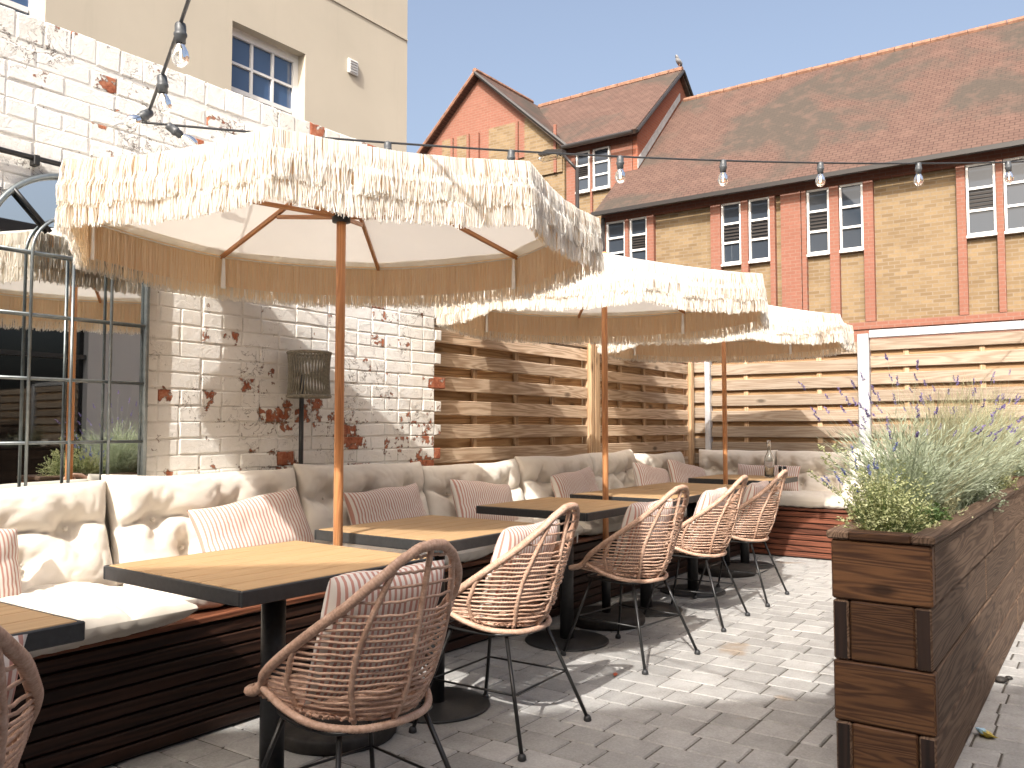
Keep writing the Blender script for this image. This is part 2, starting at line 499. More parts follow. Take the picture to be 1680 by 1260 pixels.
    # real glass for bulbs and bottle
    m = NT('clear_glass'); m.color((.95, .97, .96)); m.set(Roughness=.02, IOR=1.45)
    m.b.inputs['Transmission Weight'].default_value = 1.0; MAT['glass'] = m.m
    m = NT('lamp_filament'); m.color((1, .85, .6)); m.b.inputs['Emission Color'].default_value = (1, .72, .38, 1); m.b.inputs['Emission Strength'].default_value = 14.0; MAT['filament'] = m.m
    MAT['rubber'] = plain('black_rubber', (.028, .029, .031), .5)
    MAT['dark_socket'] = plain('grey_socket_plastic', (.06, .065, .07), .45)
    MAT['soil'] = plain('potting_soil', (.05, .033, .02), .95, nscale=60, namp=.5, bump=.6, bscale=80)
    def leaf(name, c1, c2, tr):
        m = NT(name); p = m.coords('Position')
        m.color(m.ramp(m.noise(p, 26, 3, .6), [(.3, c1), (.7, c2)])); m.set(Roughness=.6, Specular_IOR_Level=.3)
        t = m.n('BsdfTranslucent'); t.inputs['Color'].default_value = (*tr, 1)
        mx = m.n('MixShader'); mx.inputs[0].default_value = .3
        m.l(m.b.outputs[0], mx.inputs[1]); m.l(t.outputs[0], mx.inputs[2]); m.l(mx.outputs[0], m.out.inputs[0]); return m.m
    MAT['lav_leaf'] = leaf('lavender_leaf', (.28, .32, .21), (.48, .52, .39), (.42, .47, .28))
    MAT['herb_leaf'] = leaf('herb_leaf', (.20, .23, .08), (.52, .51, .30), (.42, .44, .18))
    MAT['dark_leaf'] = leaf('dark_leaf', (.05, .09, .03), (.12, .17, .06), (.14, .2, .05))
    MAT['grass_leaf'] = leaf('dry_grass', (.25, .25, .13), (.47, .44, .28), (.4, .38, .2))
    MAT['lav_flower'] = leaf('lavender_flower', (.13, .09, .24), (.30, .24, .46), (.25, .18, .4))
    MAT['blue_flower'] = leaf('blue_flower', (.08, .10, .32), (.2, .24, .5), (.2, .2, .45))
    MAT['foil'] = plain('crisp_packet', (.75, .55, .08), .3, .2, nscale=40, namp=.5)
    MAT['foil_blue'] = plain('packet_blue', (.35, .55, .75), .3, .2, nscale=60, namp=.5)
    MAT['bird'] = plain('grey_feathers', (.3, .3, .31), .8)
    MAT['tagw'] = plain('white_label_cloth', (.78, .77, .75), .8)
    MAT['red_leaf'] = plain('fallen_red_leaf', (.45, .1, .05), .7)
make_materials()

# ================================================================== SETTING
g = MB(); g.quad((-400, -400, -.05), (400, -400, -.05), (400, 400, -.05), (-400, 400, -.05))
tag(g.build('ground', MAT['ground']), kind='structure')

# ---- paved terrace: every sett near the camera is its own piece
b = MB(); b.box(-3.9, 8.6, -4.1, 3.75, -.045, -.006)
pavement = tag(b.build('pavement', MAT['sand']), kind='structure')
sett_mesh = {}
def sett(L, k):
    key = (L, k)
    if key not in sett_mesh:
        q = MB(); q.cbox(-.0764, .0764, -L / 2 + .0036, L / 2 - .0036, -.03, 0, .005, .0007)
        sett_mesh[key] = q.mesh('sett'); sett_mesh[key].materials.append(MAT['sett'])
    return sett_mesh[key]
cand = []
rr = random.Random(3)
x = -.9
while x < 8.4:
    y = -3.2 + rr.uniform(0, .2)
    ymax = 2.98
    while y < ymax:
        if 1.0 < y < 1.10: L = 1.10 - y if 1.10 - y > .05 else .06          # cut pieces along the long straight joint
        else: L = rr.choice((.16, .16, .18, .20, .20, .24))
        if y < 1.0 < y + L and 1.0 - y > .06: L = 1.0 - y
        cand.append((x + .08, y + L / 2, L, rr.randrange(3), rr.uniform(-.0016, .0010), rr.uniform(-.006, .006)))
        y += L
    x += .16
def setdist(c):
    X, Y = c[0], c[1]
    d = X * math.cos(R(HEAD)) + Y * math.sin(R(HEAD)); lat = X * math.sin(R(HEAD)) - Y * math.cos(R(HEAD))
    vis = d > 2.5 and lat / d > -.5 and lat / d < .62 and not (X > 2.95 and .47 < Y < .83) and not (X > 7.7 or Y > 2.84)
    return d if vis else 100 + d
cand.sort(key=setdist)
rest = MB()
for i, (X, Y, L, k, dz, rz) in enumerate(cand):
    Lq = round(L, 3)
    if i < 298:
        o = link('sett', sett(Lq, k), pavement, (X, Y, dz), (rr.uniform(-.004, .004), rr.uniform(-.004, .004), rz * .6))
    else:
        rest.cbox(X - .0764, X + .0764, Y - L / 2 + .0036, Y + L / 2 - .0036, -.03, dz, .004, .001)
tag(rest.build('distant_setts', MAT['sett'], pavement), kind='stuff')

# ---- white painted brick wall
WY = 3.52
WTOP = 2.735
wall = thing('brick_wall', 'old brick garden wall with peeling white paint behind the long bench', 'wall', (0, WY, 0))
core = MB(); core.box(-3.2, 4.10, .0012, .23, 0, WTOP + .07)
core.build('mortar', MAT['paint_mortar'], wall)
def brick_variant(l, h, dep, seed):
    q = MB(); r_ = random.Random(seed)
    nu, nv = (6 if l > .15 else 4), 4
    vs = []
    for j in range(nv):
        for i in range(nu):
            u, v = i / (nu - 1), j / (nv - 1)
            # extra rows hug the rim so the arris is worn, not sharp
            uu = u if 0 < i < nu - 1 else u
            px = (-l / 2 + l * uu) + r_.uniform(-.002, .002); pz = (-h / 2 + h * v) + r_.uniform(-.002, .002)
            e = min(i, nu - 1 - i, j, nv - 1 - j)
            py = r_.uniform(.0006, .0034) if e == 0 else r_.uniform(-.0012, -.0002)
            if e == 1:
                px = math.copysign(min(abs(px), l / 2 - .006), px) if i in (0, nu - 1) else px
            vs.append((px, py, pz))
    # pull the second ring close to the rim
    def P(i, j): return j * nu + i
    for j in range(nv):
        for i in range(nu):
            p = list(vs[P(i, j)])
            if i == 1 and 0 <= j < nv: p[0] = -l / 2 + .0045 + r_.uniform(-.001, .003)
            if i == nu - 2: p[0] = l / 2 - .0045 + r_.uniform(-.003, .001)
            if j == 1: p[2] = -h / 2 + .004 + r_.uniform(-.001, .003)
            if j == nv - 2: p[2] = h / 2 - .004 + r_.uniform(-.003, .001)
            vs[P(i, j)] = tuple(p)
    fs = [(P(i, j), P(i + 1, j), P(i + 1, j + 1), P(i, j + 1)) for j in range(nv - 1) for i in range(nu - 1)]
    n0 = len(vs)
    rim = [P(i, 0) for i in range(nu)] + [P(nu - 1, j) for j in range(1, nv)] + [P(i, nv - 1) for i in range(nu - 2, -1, -1)] + [P(0, j) for j in range(nv - 2, 0, -1)]
    for k in rim: vs.append((vs[k][0], dep, vs[k][2]))
    m_ = len(rim)
    for k in range(m_):
        a, c = k, (k + 1) % m_
        fs.append((rim[c], rim[a], n0 + a, n0 + c))
    q.add(vs, fs)
    return q
BV = {}
for typ, (l, h) in {'s': (.217, .069), 'h': (.106, .069), 't': (.104, .108), 'c': (.06, .066)}.items():
    BV[typ] = []
    for k in range(6):
        q = brick_variant(l, h, .05, hash(typ) % 7 + k * 13 + ord(typ))
        me = q.mesh('brick'); me.materials.append(MAT['paint_brick']); BV[typ].append((me, q))
bl = []
rb = random.Random(5)
z = .0375; row = 0
while z < WTOP - .02:
    x = -3.1 + (0 if row % 2 else .112); k = row % 3
    end = 4.12 + (.05 if row % 2 else -.02) + rb.uniform(-.02, .03)
    while x < end - .05:
        typ = 'h' if (k % 4 == 3 or (row % 5 == 2)) else 's'; w = .1125 if typ == 'h' else .225
        if x + w > end + .03: typ, w = ('h', .1125) if x + .1125 <= end + .03 else ('c', .07)
        bl.append((x + w / 2, z, typ, 0)); x += w; k += 1
    z += .075; row += 1
x = -3.1
while x < 4.12:
    bl.append((x + .055, WTOP + .045, 't', 0)); x += .108
def brick_rank(t):
    X, Z, typ, _ = t
    d = X * math.cos(R(HEAD)) + WY * math.sin(R(HEAD)); lat = X * math.sin(R(HEAD)) - WY * math.cos(R(HEAD))
    px = 840 + 1391 * lat / d; py = 703 - 1391 * (Z - 1.17) / d
    vis = -25 < px < 760 and -20 < py
    if X < 2.10 and Z < 2.0: vis = False                         # behind the mirror
    if Z < .84: vis = False                                      # behind the cushions
    if 2.02 < Z < 2.62 and X > 2.25 + (2.62 - Z) * 1.2: vis = False  # behind the parasol
    return d if vis else 100 + d
bl.sort(key=brick_rank)
restb = MB()
for i, (X, Z, typ, _) in enumerate(bl):
    me, q = BV[typ][rb.randrange(6)]
    dx, dy, dz = rb.uniform(-.003, .003), rb.uniform(-.003, .0012), rb.uniform(-.003, .003)
    if i < 300:
        link('brick', me, wall, (X + dx, dy - .002, Z + dz), (rb.uniform(-.012, .012), rb.uniform(-.02, .02), rb.uniform(-.005, .005)))
    else:
        restb.add([(v[0] + X + dx, v[1] + dy - .002, v[2] + Z + dz) for v in q.v], q.f)
tag(restb.build('other_bricks', MAT['paint_brick'], wall), kind='stuff')
# black conduit clipped to the wall above the mirror
cp = thing('conduit', 'thin black conduit pipe clipped to the white brick wall above the mirror', 'pipe', (1.4, WY - .03, 2.25))
q = MB(); q.tube([(-1.5, 0, .0), (.9, 0, 0.0)], .011, 8); q.build('pipe', MAT['black'], cp, True)
for xx in (-.6, .22): q = MB(); q.cbox(xx - .012, xx + .012, -.014, .03, -.03, .012, .003); q.build('clip', MAT['black'], cp)

# ---- timber fences: front slats, slats set behind, battens and posts
def slat(fence, name, ax, a0, a1, d0, d1, z0, z1, mat):
    q = MB(); L = (a1 - a0); 
    if ax == 0: q.cbox(-L / 2, L / 2, -(d1 - d0) / 2, (d1 - d0) / 2, -(z1 - z0) / 2, (z1 - z0) / 2, .004); c = ((a0 + a1) / 2, (d0 + d1) / 2, (z0 + z1) / 2)
    else: q.cbox(-(d1 - d0) / 2, (d1 - d0) / 2, -L / 2, L / 2, -(z1 - z0) / 2, (z1 - z0) / 2, .004); c = ((d0 + d1) / 2, (a0 + a1) / 2, (z0 + z1) / 2)
    return q.build(name, mat, fence, loc=c, rot=(0, 0, 0))
rf = random.Random(9)
FY = 3.62
lf = thing('fence', 'slatted pine fence between the broken end of the white wall and the corner', 'fence', (0, 0, 0))
for (x0, x1) in ((4.16, 6.16), (6.32, 8.22)):
    for k in range(12):
        zt = 1.83 - k * .158
        slat(lf, 'slat', 0, x0 + .005, x1 - .005, FY - .02 + rf.uniform(-.002, .002), FY, max(zt - .096, .01) + rf.uniform(-.003, .003), zt, MAT['fence_x'])
        if zt - .17 > 0: slat(lf, 'back_slat', 0, x0 + .005, x1 - .005, FY + .030, FY + .046, zt - .166, zt - .088, MAT['back_x'])
    slat(lf, 'top_rail', 0, x0, x1, FY - .024, FY + .07, 1.846, 1.886, MAT['fence_x'])
    n = 3
    for i in range(n):
        xb = x0 + (x1 - x0) * (i + .98) / (n + .96) 
        q = MB(); q.cbox(-.022, .022, -.0135, .0135, 0, 1.842, .003); q.build('batten', MAT['fence_z'], lf, loc=(xb, FY + .015, 0))
for (xa, w) in ((6.19, .06), (6.275, .085), (8.255, .07)):
    q = MB(); q.cbox(-w / 2, w / 2, -.045, .045, 0, 1.93, .006); q.build('post', MAT['fence_z'], lf, loc=(xa, FY - .01, 0))
BX = 8.36
bf = thing('fence', 'slatted pine fence along the back of the terrace with pale grey steel posts', 'fence', (0, 0, 0))
for (y0, y1, top, off) in ((3.46, 3.64, 1.86, 0), (1.95, 3.40, 1.98, .03), (-.6, 1.84, 2.0, .06), (-2.6, -.7, 2.0, .06)):
    k = 0; zt = top
    while zt > .12:
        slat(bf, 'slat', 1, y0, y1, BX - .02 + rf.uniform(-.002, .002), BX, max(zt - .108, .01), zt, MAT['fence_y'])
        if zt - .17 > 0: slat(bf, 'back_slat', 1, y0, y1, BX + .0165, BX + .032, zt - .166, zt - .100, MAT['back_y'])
        zt -= .158
    n = max(1, round((y1 - y0) / .62))
    if y1 - y0 > .5:
        for i in range(n):
            yb = y0 + (y1 - y0) * (i + .5) / n
            q = MB(); q.cbox(-.007, .007, -.024, .024, 0, top - .004, .003); q.build('batten', MAT['fence_z'], bf, loc=(BX + .0085, yb, 0))
for (y, w, t) in ((3.43, .055, 1.95), (1.895, .10, 2.05), (-.65, .09, 2.05)):
    q = MB(); q.cbox(-.05, .05, -w / 2, w / 2, 0, t, .006); q.build('post', MAT['galv'], bf, loc=(BX - .005, y, 0))
slat(bf, 'top_rail', 1, -2.6, 1.842, BX - .04, BX + .05, 2.012, 2.082, MAT['galv'])

# ---- cream rendered building behind the wall
cb_ = thing('rendered_building', 'tall cream rendered building with white sash windows behind the brick wall', 'building', (0, 8, 0))
def wall_with_holes(mb, x0, x1, z0, z1, y0, y1, holes):
    xs = sorted({x0, x1, *[h[0] for h in holes], *[h[1] for h in holes]}); zs = sorted({z0, z1, *[h[2] for h in holes], *[h[3] for h in holes]})
    for i in range(len(xs) - 1):
        for j in range(len(zs) - 1):
            cx, cz = (xs[i] + xs[i + 1]) / 2, (zs[j] + zs[j + 1]) / 2
            if any(h[0] < cx < h[1] and h[2] < cz < h[3] for h in holes): continue
            mb.box(xs[i], xs[i + 1], y0, y1, zs[j], zs[j + 1])
holes = [(5.80, 6.86, 4.05, 5.78), (2.70, 3.76, 4.05, 5.78), (5.80, 6.86, 1.0, 2.7), (2.7, 3.76, 1.0, 2.7)]
q = MB(); wall_with_holes(q, -4.0, 8.70, 0, 9.5, 0, .32, holes); q.box(-4, 8.70, .321, 7, 0, 9.5)
q.build('wall', MAT['beige'], cb_)
q = MB(); q.box(5.0, 8.695, -.014, -.002, 6.64, 6.665); q.build('string_course', MAT['beige'], cb_)
q = MB(); q.box(-4.2, 8.9, -.2, 7.2, 9.5, 9.7); q.build('roof', MAT['tiles'], cb_)
for h in holes:
    w = MB(); x0, x1, z0, z1 = h; fr = .075
    w.box(x0, x0 + fr, .13, .2, z0, z1); w.box(x1 - fr, x1, .13, .2, z0, z1); w.box(x0 + fr, x1 - fr, .13, .2, z1 - fr * 1.3, z1); w.box(x0 + fr, x1 - fr, .13, .2, z0, z0 + fr)
    wo = w.build('window', MAT['white_frame'], cb_)
    m_ = MB()
    for i in (1, 2): xx = lerp(x0 + fr, x1 - fr, i / 3); m_.box(xx - .014, xx + .014, .135, .19, z0 + fr, z1 - fr * 1.3)
    zc = [lerp(z0 + fr, z1 - fr * 1.3, i / 5) for i in range(6)]
    for i in range(1, 5):
        t = .026 if i == 3 else .014
        for j in range(3):
            xa = lerp(x0 + fr, x1 - fr, j / 3) + .014; xb = lerp(x0 + fr, x1 - fr, (j + 1) / 3) - .014
            m_.box(xa, xb, .135, .19, zc[i] - t, zc[i] + t)
    m_.build('glazing_bars', MAT['white_frame'], wo)
    for i in range(5):
        for j in range(3):
            xa = lerp(x0 + fr, x1 - fr, j / 3); xb = lerp(x0 + fr, x1 - fr, (j + 1) / 3)
            p = MB(); p.quad((xa, .165, zc[i]), (xb, .165, zc[i]), (xb, .165, zc[i + 1]), (xa, .165, zc[i + 1])); p.build('pane', MAT['blue_pane'], wo)
    s_ = MB(); s_.cbox(x0 - .06, x1 + .06, -.06, .13, z0 - .07, z0, .01); s_.build('sill', MAT['white_frame'], wo)
vg = tag(link('vent_grille', None, None, (7.64, 7.995, 5.885)), 'small square white air vent on the cream rendered wall', 'vent')
q = MB(); q.cbox(-.085, .085, -.03, 0, -.095, .095, .006); q.build('frame', MAT['white_frame'], vg)
for i in range(5): p = MB(); p.cbox(-.065, .065, -.042, -.03, -.075 + i * .034, -.058 + i * .034, .003); p.build('louvre', MAT['lead'], vg)

# ---- long brick building with the clay tile roof
ob = thing('brick_building', 'long two tone brick building with steep brown clay tile roof', 'building', (18, 0, 0))
def B(mat, name, parent, *boxes):
    q = MB()
    for bx in boxes: q.box(*bx)
    return q.build(name, MAT[mat], parent)
Y0, Y1 = -14.0, 10.1
B('tan_brick', 'wall', ob, (.06, .6, Y0, Y1, 0, 6.3))
B('orange_brick', 'plinth_band', ob, (-.02, .06, Y0, Y1, 0, 3.16)); B('orange_brick', 'string_course', ob, (-.05, .06, Y0, Y1, 3.165, 3.31))
B('orange_brick', 'eaves_band', ob, (-.02, .06, Y0, Y1, 6.185, 6.4))
bay = [(6.59, 7.04), (5.95, 6.415), (4.705, 5.16), (4.04, 4.50), (1.69, 2.18), (1.08, 1.555), (9.45, 9.96), (8.87, 9.33), (-.62, -.14), (-1.27, -.77), (-3.2, -2.7), (-3.9, -3.38)]
piers = [(7.05, 7.28), (6.425, 6.58), (5.83, 5.94), (5.28, 5.70), (5.17, 5.262), (4.51, 4.695), (3.84, 4.03), (2.19, 2.34), (1.565, 1.68), (.93, 1.07), (8.68, 8.86), (9.34, 9.44), (9.97, 10.09), (-.13, .02), (-.76, -.63), (-1.42, -1.28), (-2.69, -2.54), (-3.37, -3.21), (-4.06, -3.91)]
for (a, c) in piers: B('orange_brick', 'pier', ob, (-.06, .06, a, c, 3.315, 6.18))
def tri_window(parent, xf, a, c, z0, z1):
    f = .04
    w = B('white_frame', 'window', parent, (xf - .05, xf + .02, a, a + f, z0, z1), (xf - .05, xf + .02, c - f, c, z0, z1), (xf - .05, xf + .02, a + f, c - f, z1 - f, z1), (xf - .05, xf + .02, a + f, c - f, z0, z0 + f))
    zz = [lerp(z0 + f, z1 - f, i / 3) for i in range(4)]
    for i in (1, 2): B('white_frame', 'transom', w, (xf - .045, xf + .015, a + f, c - f, zz[i] - .022, zz[i] + .022))
    for i in range(3):
        p = MB(); p.quad((xf, a + f, zz[i]), (xf, a + f, zz[i + 1]), (xf, c - f, zz[i + 1]), (xf, c - f, zz[i])); p.build('pane', MAT['pane'], w)
        if i == 1 and rf.random() < .75:
            lv = MB()
            for k in range(6):
                zl = lerp(zz[1] + .03, zz[2] - .03, k / 5); lv.add([(xf - .03, a + f, zl - .02), (xf - .03, c - f, zl - .02), (xf + .0, c - f, zl + .03), (xf + .0, a + f, zl + .03)], [(0, 1, 2, 3)])
            lv.build('louvre_blades', MAT['gutter'], w)
    B('white_frame', 'sill', w, (xf - .09, xf + .02, a - .01, c + .01, z0 - .05, z0 - .002))
for (a, c) in bay: tri_window(ob, .04, a, c, 4.82 if a < 8.5 else 5.0, 6.18)
# main roof: eave X 17.7 z 6.4, ridge X 21.65 z 10.28
def slab(name, mat, parent, pts, t=.12):
    q = MB(); n = len(pts)
    nrm = (Vector(pts[1]) - Vector(pts[0])).cross(Vector(pts[2]) - Vector(pts[0])).normalized()
    if nrm.z < 0: nrm = -nrm
    low = [tuple(Vector(p) - nrm * t) for p in pts]
    fs = [tuple(range(n)), tuple(range(n, 2 * n))] + [(i, (i + 1) % n, n + (i + 1) % n, n + i) for i in range(n)]
    q.hull(list(pts) + low, fs)
    return q.build(name, MAT[mat], parent)
rm = slab('roof', 'tiles', ob, [(-.32, Y0, 6.40), (-.32, 10.13, 6.40), (1.0, 10.0, 7.70), (1.0, 9.58, 7.70), (3.65, 9.58, 10.28), (3.65, Y0, 10.28)])
slab('roof', 'tiles', ob, [(3.65, Y0, 10.28), (3.65, 9.58, 10.28), (7.6, 9.58, 6.4), (7.6, Y0, 6.4)])
for i in range(60):
    yy = 9.5 - i * .39
    q = MB(); q.tube([(3.65, yy, 10.27), (3.65, yy - .375, 10.27)], .085 + rf.uniform(-.006, .006), 7); q.build('ridge_tile', MAT['ridge'], rm)
B('gutter', 'gutter', ob, (-.44, -.325, Y0, 10.15, 6.28, 6.37))
B('gutter', 'downpipe', ob, (-.14, -.065, 9.97, 10.04, .0, 6.28))
q = MB(); q.prism([(.06, 6.3), (7.3, 6.3), (3.65, 10.1)], 'y', Y0, Y0 + .3); q.build('gable_wall', MAT['orange_brick_side'], ob)
# taller cross block
tb = thing('brick_building', 'taller gabled brick block with orange brick end wall rising over the long roof', 'building', (19, 0, 0))
B('tan_brick', 'wall', tb, (.06, 5.6, 9.75, 17.3, 0, 8.55))
B('orange_brick_side', 'end_wall', tb, (.0, 5.2, 9.62, 9.748, 0, 8.55))
q = MB(); q.prism([(-.02, 8.551), (5.2, 8.551), (2.55, 11.06)], 'y', 9.62, 9.9); q.build('end_gable', MAT['orange_brick_side'], tb)
B('orange_brick', 'eaves_band', tb, (.0, .06, 9.75, 11.72, 8.47, 8.6))
for (a, c) in ((9.76, 10.38), (10.94, 10.99), (11.45, 11.72)): B('orange_brick', 'pier', tb, (-.01, .06, a, c, 6.6, 8.465))
for (a, c) in ((10.42, 10.91), (11.01, 11.42)): tri_window(tb, .04, a, c, 7.39, 8.45)
# cross gable
q = MB(); q.prism([(11.72, 8.62), (17.4, 8.62), (14.58, 11.26)], 'x', -.10, .3); q.build('gable', MAT['orange_brick'], tb)
B('tan_brick', 'gable_wall', tb, (-.06, .05, 11.75, 17.3, 0, 8.615))
for (a, c, zt) in ((11.95, 13.0, 9.3), (13.2, 14.23, 9.65), (14.92, 15.38, 9.65), (15.52, 15.95, 9.65)):
    q = MB()
    if a < 12: q.prism([(11.78, 8.0), (13.0, 8.0), (13.0, 9.7), (12.9, 9.7), (11.78, 8.66)], 'x', -.115, -.101)
    else: q.prism([(a, 8.0), (c, 8.0), (c, zt), (a, zt)], 'x', -.115, -.101)
    q.build('brick_panel', MAT['tan_brick'], tb)
    q = MB(); q.box(-.16, -.117, a - .0, a + .08, 8.0, zt); q.build('pier', MAT['orange_brick'], tb)
q = MB(); q.box(-.18, -.101, 14.55, 14.75, 6.6, 9.6); q.build('pier', MAT['orange_brick'], tb)
rt = slab('roof', 'tiles', tb, [(-.32, 9.5, 8.62), (-.32, 11.75, 8.62), (2.55, 14.3, 11.14), (2.55, 9.5, 11.14)])
slab('roof', 'tiles', tb, [(2.55, 9.5, 11.14), (2.55, 17.4, 11.14), (5.4, 17.4, 8.6), (5.4, 9.5, 8.6)])
slab('roof', 'tiles', tb, [(-.3, 14.58, 11.36), (-.3, 11.55, 8.62), (-.05, 11.75, 8.63), (2.6, 14.4, 11.22), (2.6, 14.58, 11.36)], .1)
slab('roof', 'tiles', tb, [(-.3, 14.58, 11.36), (-.3, 17.6, 8.62), (3.4, 17.6, 8.62), (3.4, 14.58, 11.36)], .1)
for k in range(12):
    yy = 9.5 + k * .4
    q = MB(); q.tube([(2.55, yy, 11.14), (2.55, yy + .385, 11.14)], .08, 7); q.build('ridge_tile', MAT['ridge'], rt)
q = MB(); q.tube([(-.34, 14.58, 11.36), (2.6, 14.58, 11.36)], .075, 7); q.build('ridge', MAT['ridge'], tb)
q = MB(); q.tube([(-.33, 14.58, 11.30), (-.33, 11.5, 8.56)], .05, 6); q.build('verge', MAT['gutter'], tb)
q = MB(); q.tube([(-.33, 14.58, 11.30), (-.33, 17.6, 8.56)], .05, 6); q.build('verge', MAT['ridge'], tb)
q = MB(); q.tube([(-.42, 9.55, 8.53), (-.42, 11.6, 8.53)], .055, 8); q.build('gutter', MAT['gutter'], tb)
q = MB(); q.tube([(-.3, 9.47, 8.56), (2.55, 9.47, 11.08)], .045, 6); q.build('verge', MAT['gutter'], tb)
q = MB(); q.tube([(2.55, 9.47, 11.08), (5.4, 9.47, 8.56)], .045, 6); q.build('verge', MAT['gutter'], tb)
q = MB(); q.prism([(.0, 7.72), (2.6, 10.3), (2.6, 10.5), (.0, 7.98)], 'y', 9.60, 9.617); q.build('flashing', MAT['lead'], tb)
bd = thing('bird', 'small gull perched on the roof ridge end above the orange gable', 'bird', (21.52, 9.6, 11.215))
q = MB(); q.tube(catmull([(.2, 0, .1), (.08, 0, .13), (-.06, 0, .17), (-.13, 0, .25), (-.2, 0, .27)], 4), [.012, .03, .05, .062, .07, .07, .072, .07, .066, .055, .05, .045, .045, .04, .03, .015, .006][:17], 7); q.build('body', MAT['bird'], bd, True)
q = MB(); q.tube([(0, .02, 0), (0, .02, .12)], .008, 5); q.tube([(0, -.02, 0), (0, -.02, .12)], .008, 5); q.build('legs', MAT['ridge'], bd)
# street lamp beyond the fence
sl = thing('street_lamp', 'grey street lamp with a bent arm standing in front of the brick gable', 'street lamp', (14, 8.39, 0))
q = MB(); q.tube([(0, 0, 0), (0, 0, 6.25)], [.055, .035], 10); q.build('pole', MAT['gutter'], sl, True)
q = MB(); q.tube([(0, 0, 6.2), (0, .36, 6.6)], .03, 8); q.build('arm', MAT['gutter'], sl, True)
q = MB(); q.prism([(.30, 6.57), (.86, 6.63), (.86, 6.67), (.65, 6.71), (.30, 6.65)], 'x', -.08, .08); q.build('lamp_head', MAT['gutter'], sl)
q = MB(); q.box(-.09, .09, .42, .85, 6.53, 6.58); q.build('lens', MAT['glass'], sl)

# ---- house on the sunny side whose gable shades the front of the terrace
hs = thing('gabled_house', 'rendered house with a steep gable across the terrace', 'house', (-4, 0, 0))
def rake(y): return 6.07 - .68 * y
q = MB(); q.prism([(4.6, 0), (4.6, rake(4.6)), (-4.5, rake(-4.5)), (-13.6, rake(4.6)), (-13.6, 0)], 'x', -9, -.05); q.build('wall', MAT['grey_wall'], hs)
slab('roof', 'tiles', hs, [(0, 4.9, rake(4.9)), (0, -4.5, rake(-4.5)), (-9.2, -4.5, rake(-4.5)), (-9.2, 4.9, rake(4.9))], .15)
slab('roof', 'tiles', hs, [(0, -4.5, rake(-4.5)), (0, -13.9, rake(4.9)), (-9.2, -13.9, rake(4.9)), (-9.2, -4.5, rake(-4.5))], .15)
for yy in (-10, -7.2, -4.2, -1.2, 1.6):
    w = B('white_frame', 'window', hs, (-.06, -.0, yy, yy + 1.1, 1.0, 2.4)); B('pane', 'pane', w, (-.005, .01, yy + .08, yy + 1.02, 1.08, 2.32))
# ---- restaurant front opposite, seen in the mirror
rs = thing('restaurant_front', 'dark glazed restaurant front with grey rendered wall facing the terrace', 'building', (0, -4.3, 0))
B('grey_wall', 'wall', rs, (6.0, 9.5, -.25, 0, 0, 3.6), (-3.9, 6.0, -.25, 0, 2.75, 3.6), (-3.9, 9.5, -6, -.26, 0, 3.6))
B('gutter', 'roof', rs, (-3.9, 9.7, -6.2, .25, 3.601, 3.75))
for i in range(8):
    xa = -3.9 + i * 1.2375
    p = MB(); p.quad((xa, -.12, .05), (xa + 1.2375, -.12, .05), (xa + 1.2375, -.12, 2.75), (xa, -.12, 2.75)); p.build('pane', MAT['shop_glass'], rs)
    B('black', 'mullion', rs, (xa - .03, xa + .03, -.115, -.02, 0, 2.749))
B('black', 'transom', rs, (-3.86, 5.99, -.10, -.03, 2.1, 2.16))

# ================================================================== FURNITURE
# ---- L-shaped bench
bench = thing('bench', 'long dark stained slatted timber bench running along the wall and round the corner', 'bench', (0, 0, 0))
BY, BXF = 2.86, 7.80
rq = random.Random(21)
def board(parent, name, mat, x0, x1, y0, y1, z0, z1, c=.004):
    q = MB(); cx, cy, cz = (x0 + x1) / 2, (y0 + y1) / 2, (z0 + z1) / 2
    q.cbox(x0 - cx, x1 - cx, y0 - cy, y1 - cy, z0 - cz, z1 - cz, c)
    return q.build(name, MAT[mat], parent, loc=(cx, cy, cz))
joints = [-1.2, 1.05, 3.15, 5.4, BXF - .002]
for k in range(8):
    z0 = .012 + k * .0515
    for i in range(4):
        s = rq.choice((-.15, 0, .2)) if i else 0
        a = joints[i] + (.3 * (k % 2) if i else 0); c = joints[i + 1] + (.3 * (k % 2) if i < 3 else 0)
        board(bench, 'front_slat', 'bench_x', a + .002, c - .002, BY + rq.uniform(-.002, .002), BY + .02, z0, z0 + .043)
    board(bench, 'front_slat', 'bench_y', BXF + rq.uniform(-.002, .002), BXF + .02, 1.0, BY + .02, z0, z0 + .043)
for k in range(6):
    y0 = BY - .012 + k * .106
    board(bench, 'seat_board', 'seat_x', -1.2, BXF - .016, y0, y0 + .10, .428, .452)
for k in range(5):
    x0 = BXF - .012 + k * .106
    board(bench, 'seat_board', 'bench_y', x0, x0 + .10, 1.0, WY + .06, .428, .452)
q = MB(); q.box(-1.2, BXF + .03, BY + .021, BY + .05, 0, .42); q.box(BXF + .021, BXF + .05, 1.0, BY, 0, .42); q.box(-1.2, -1.17, BY + .051, 3.45, 0, .42); q.box(BXF + .051, 8.3, 1.0, 1.03, 0, .42)
q.build('carcass', MAT['black'], bench)

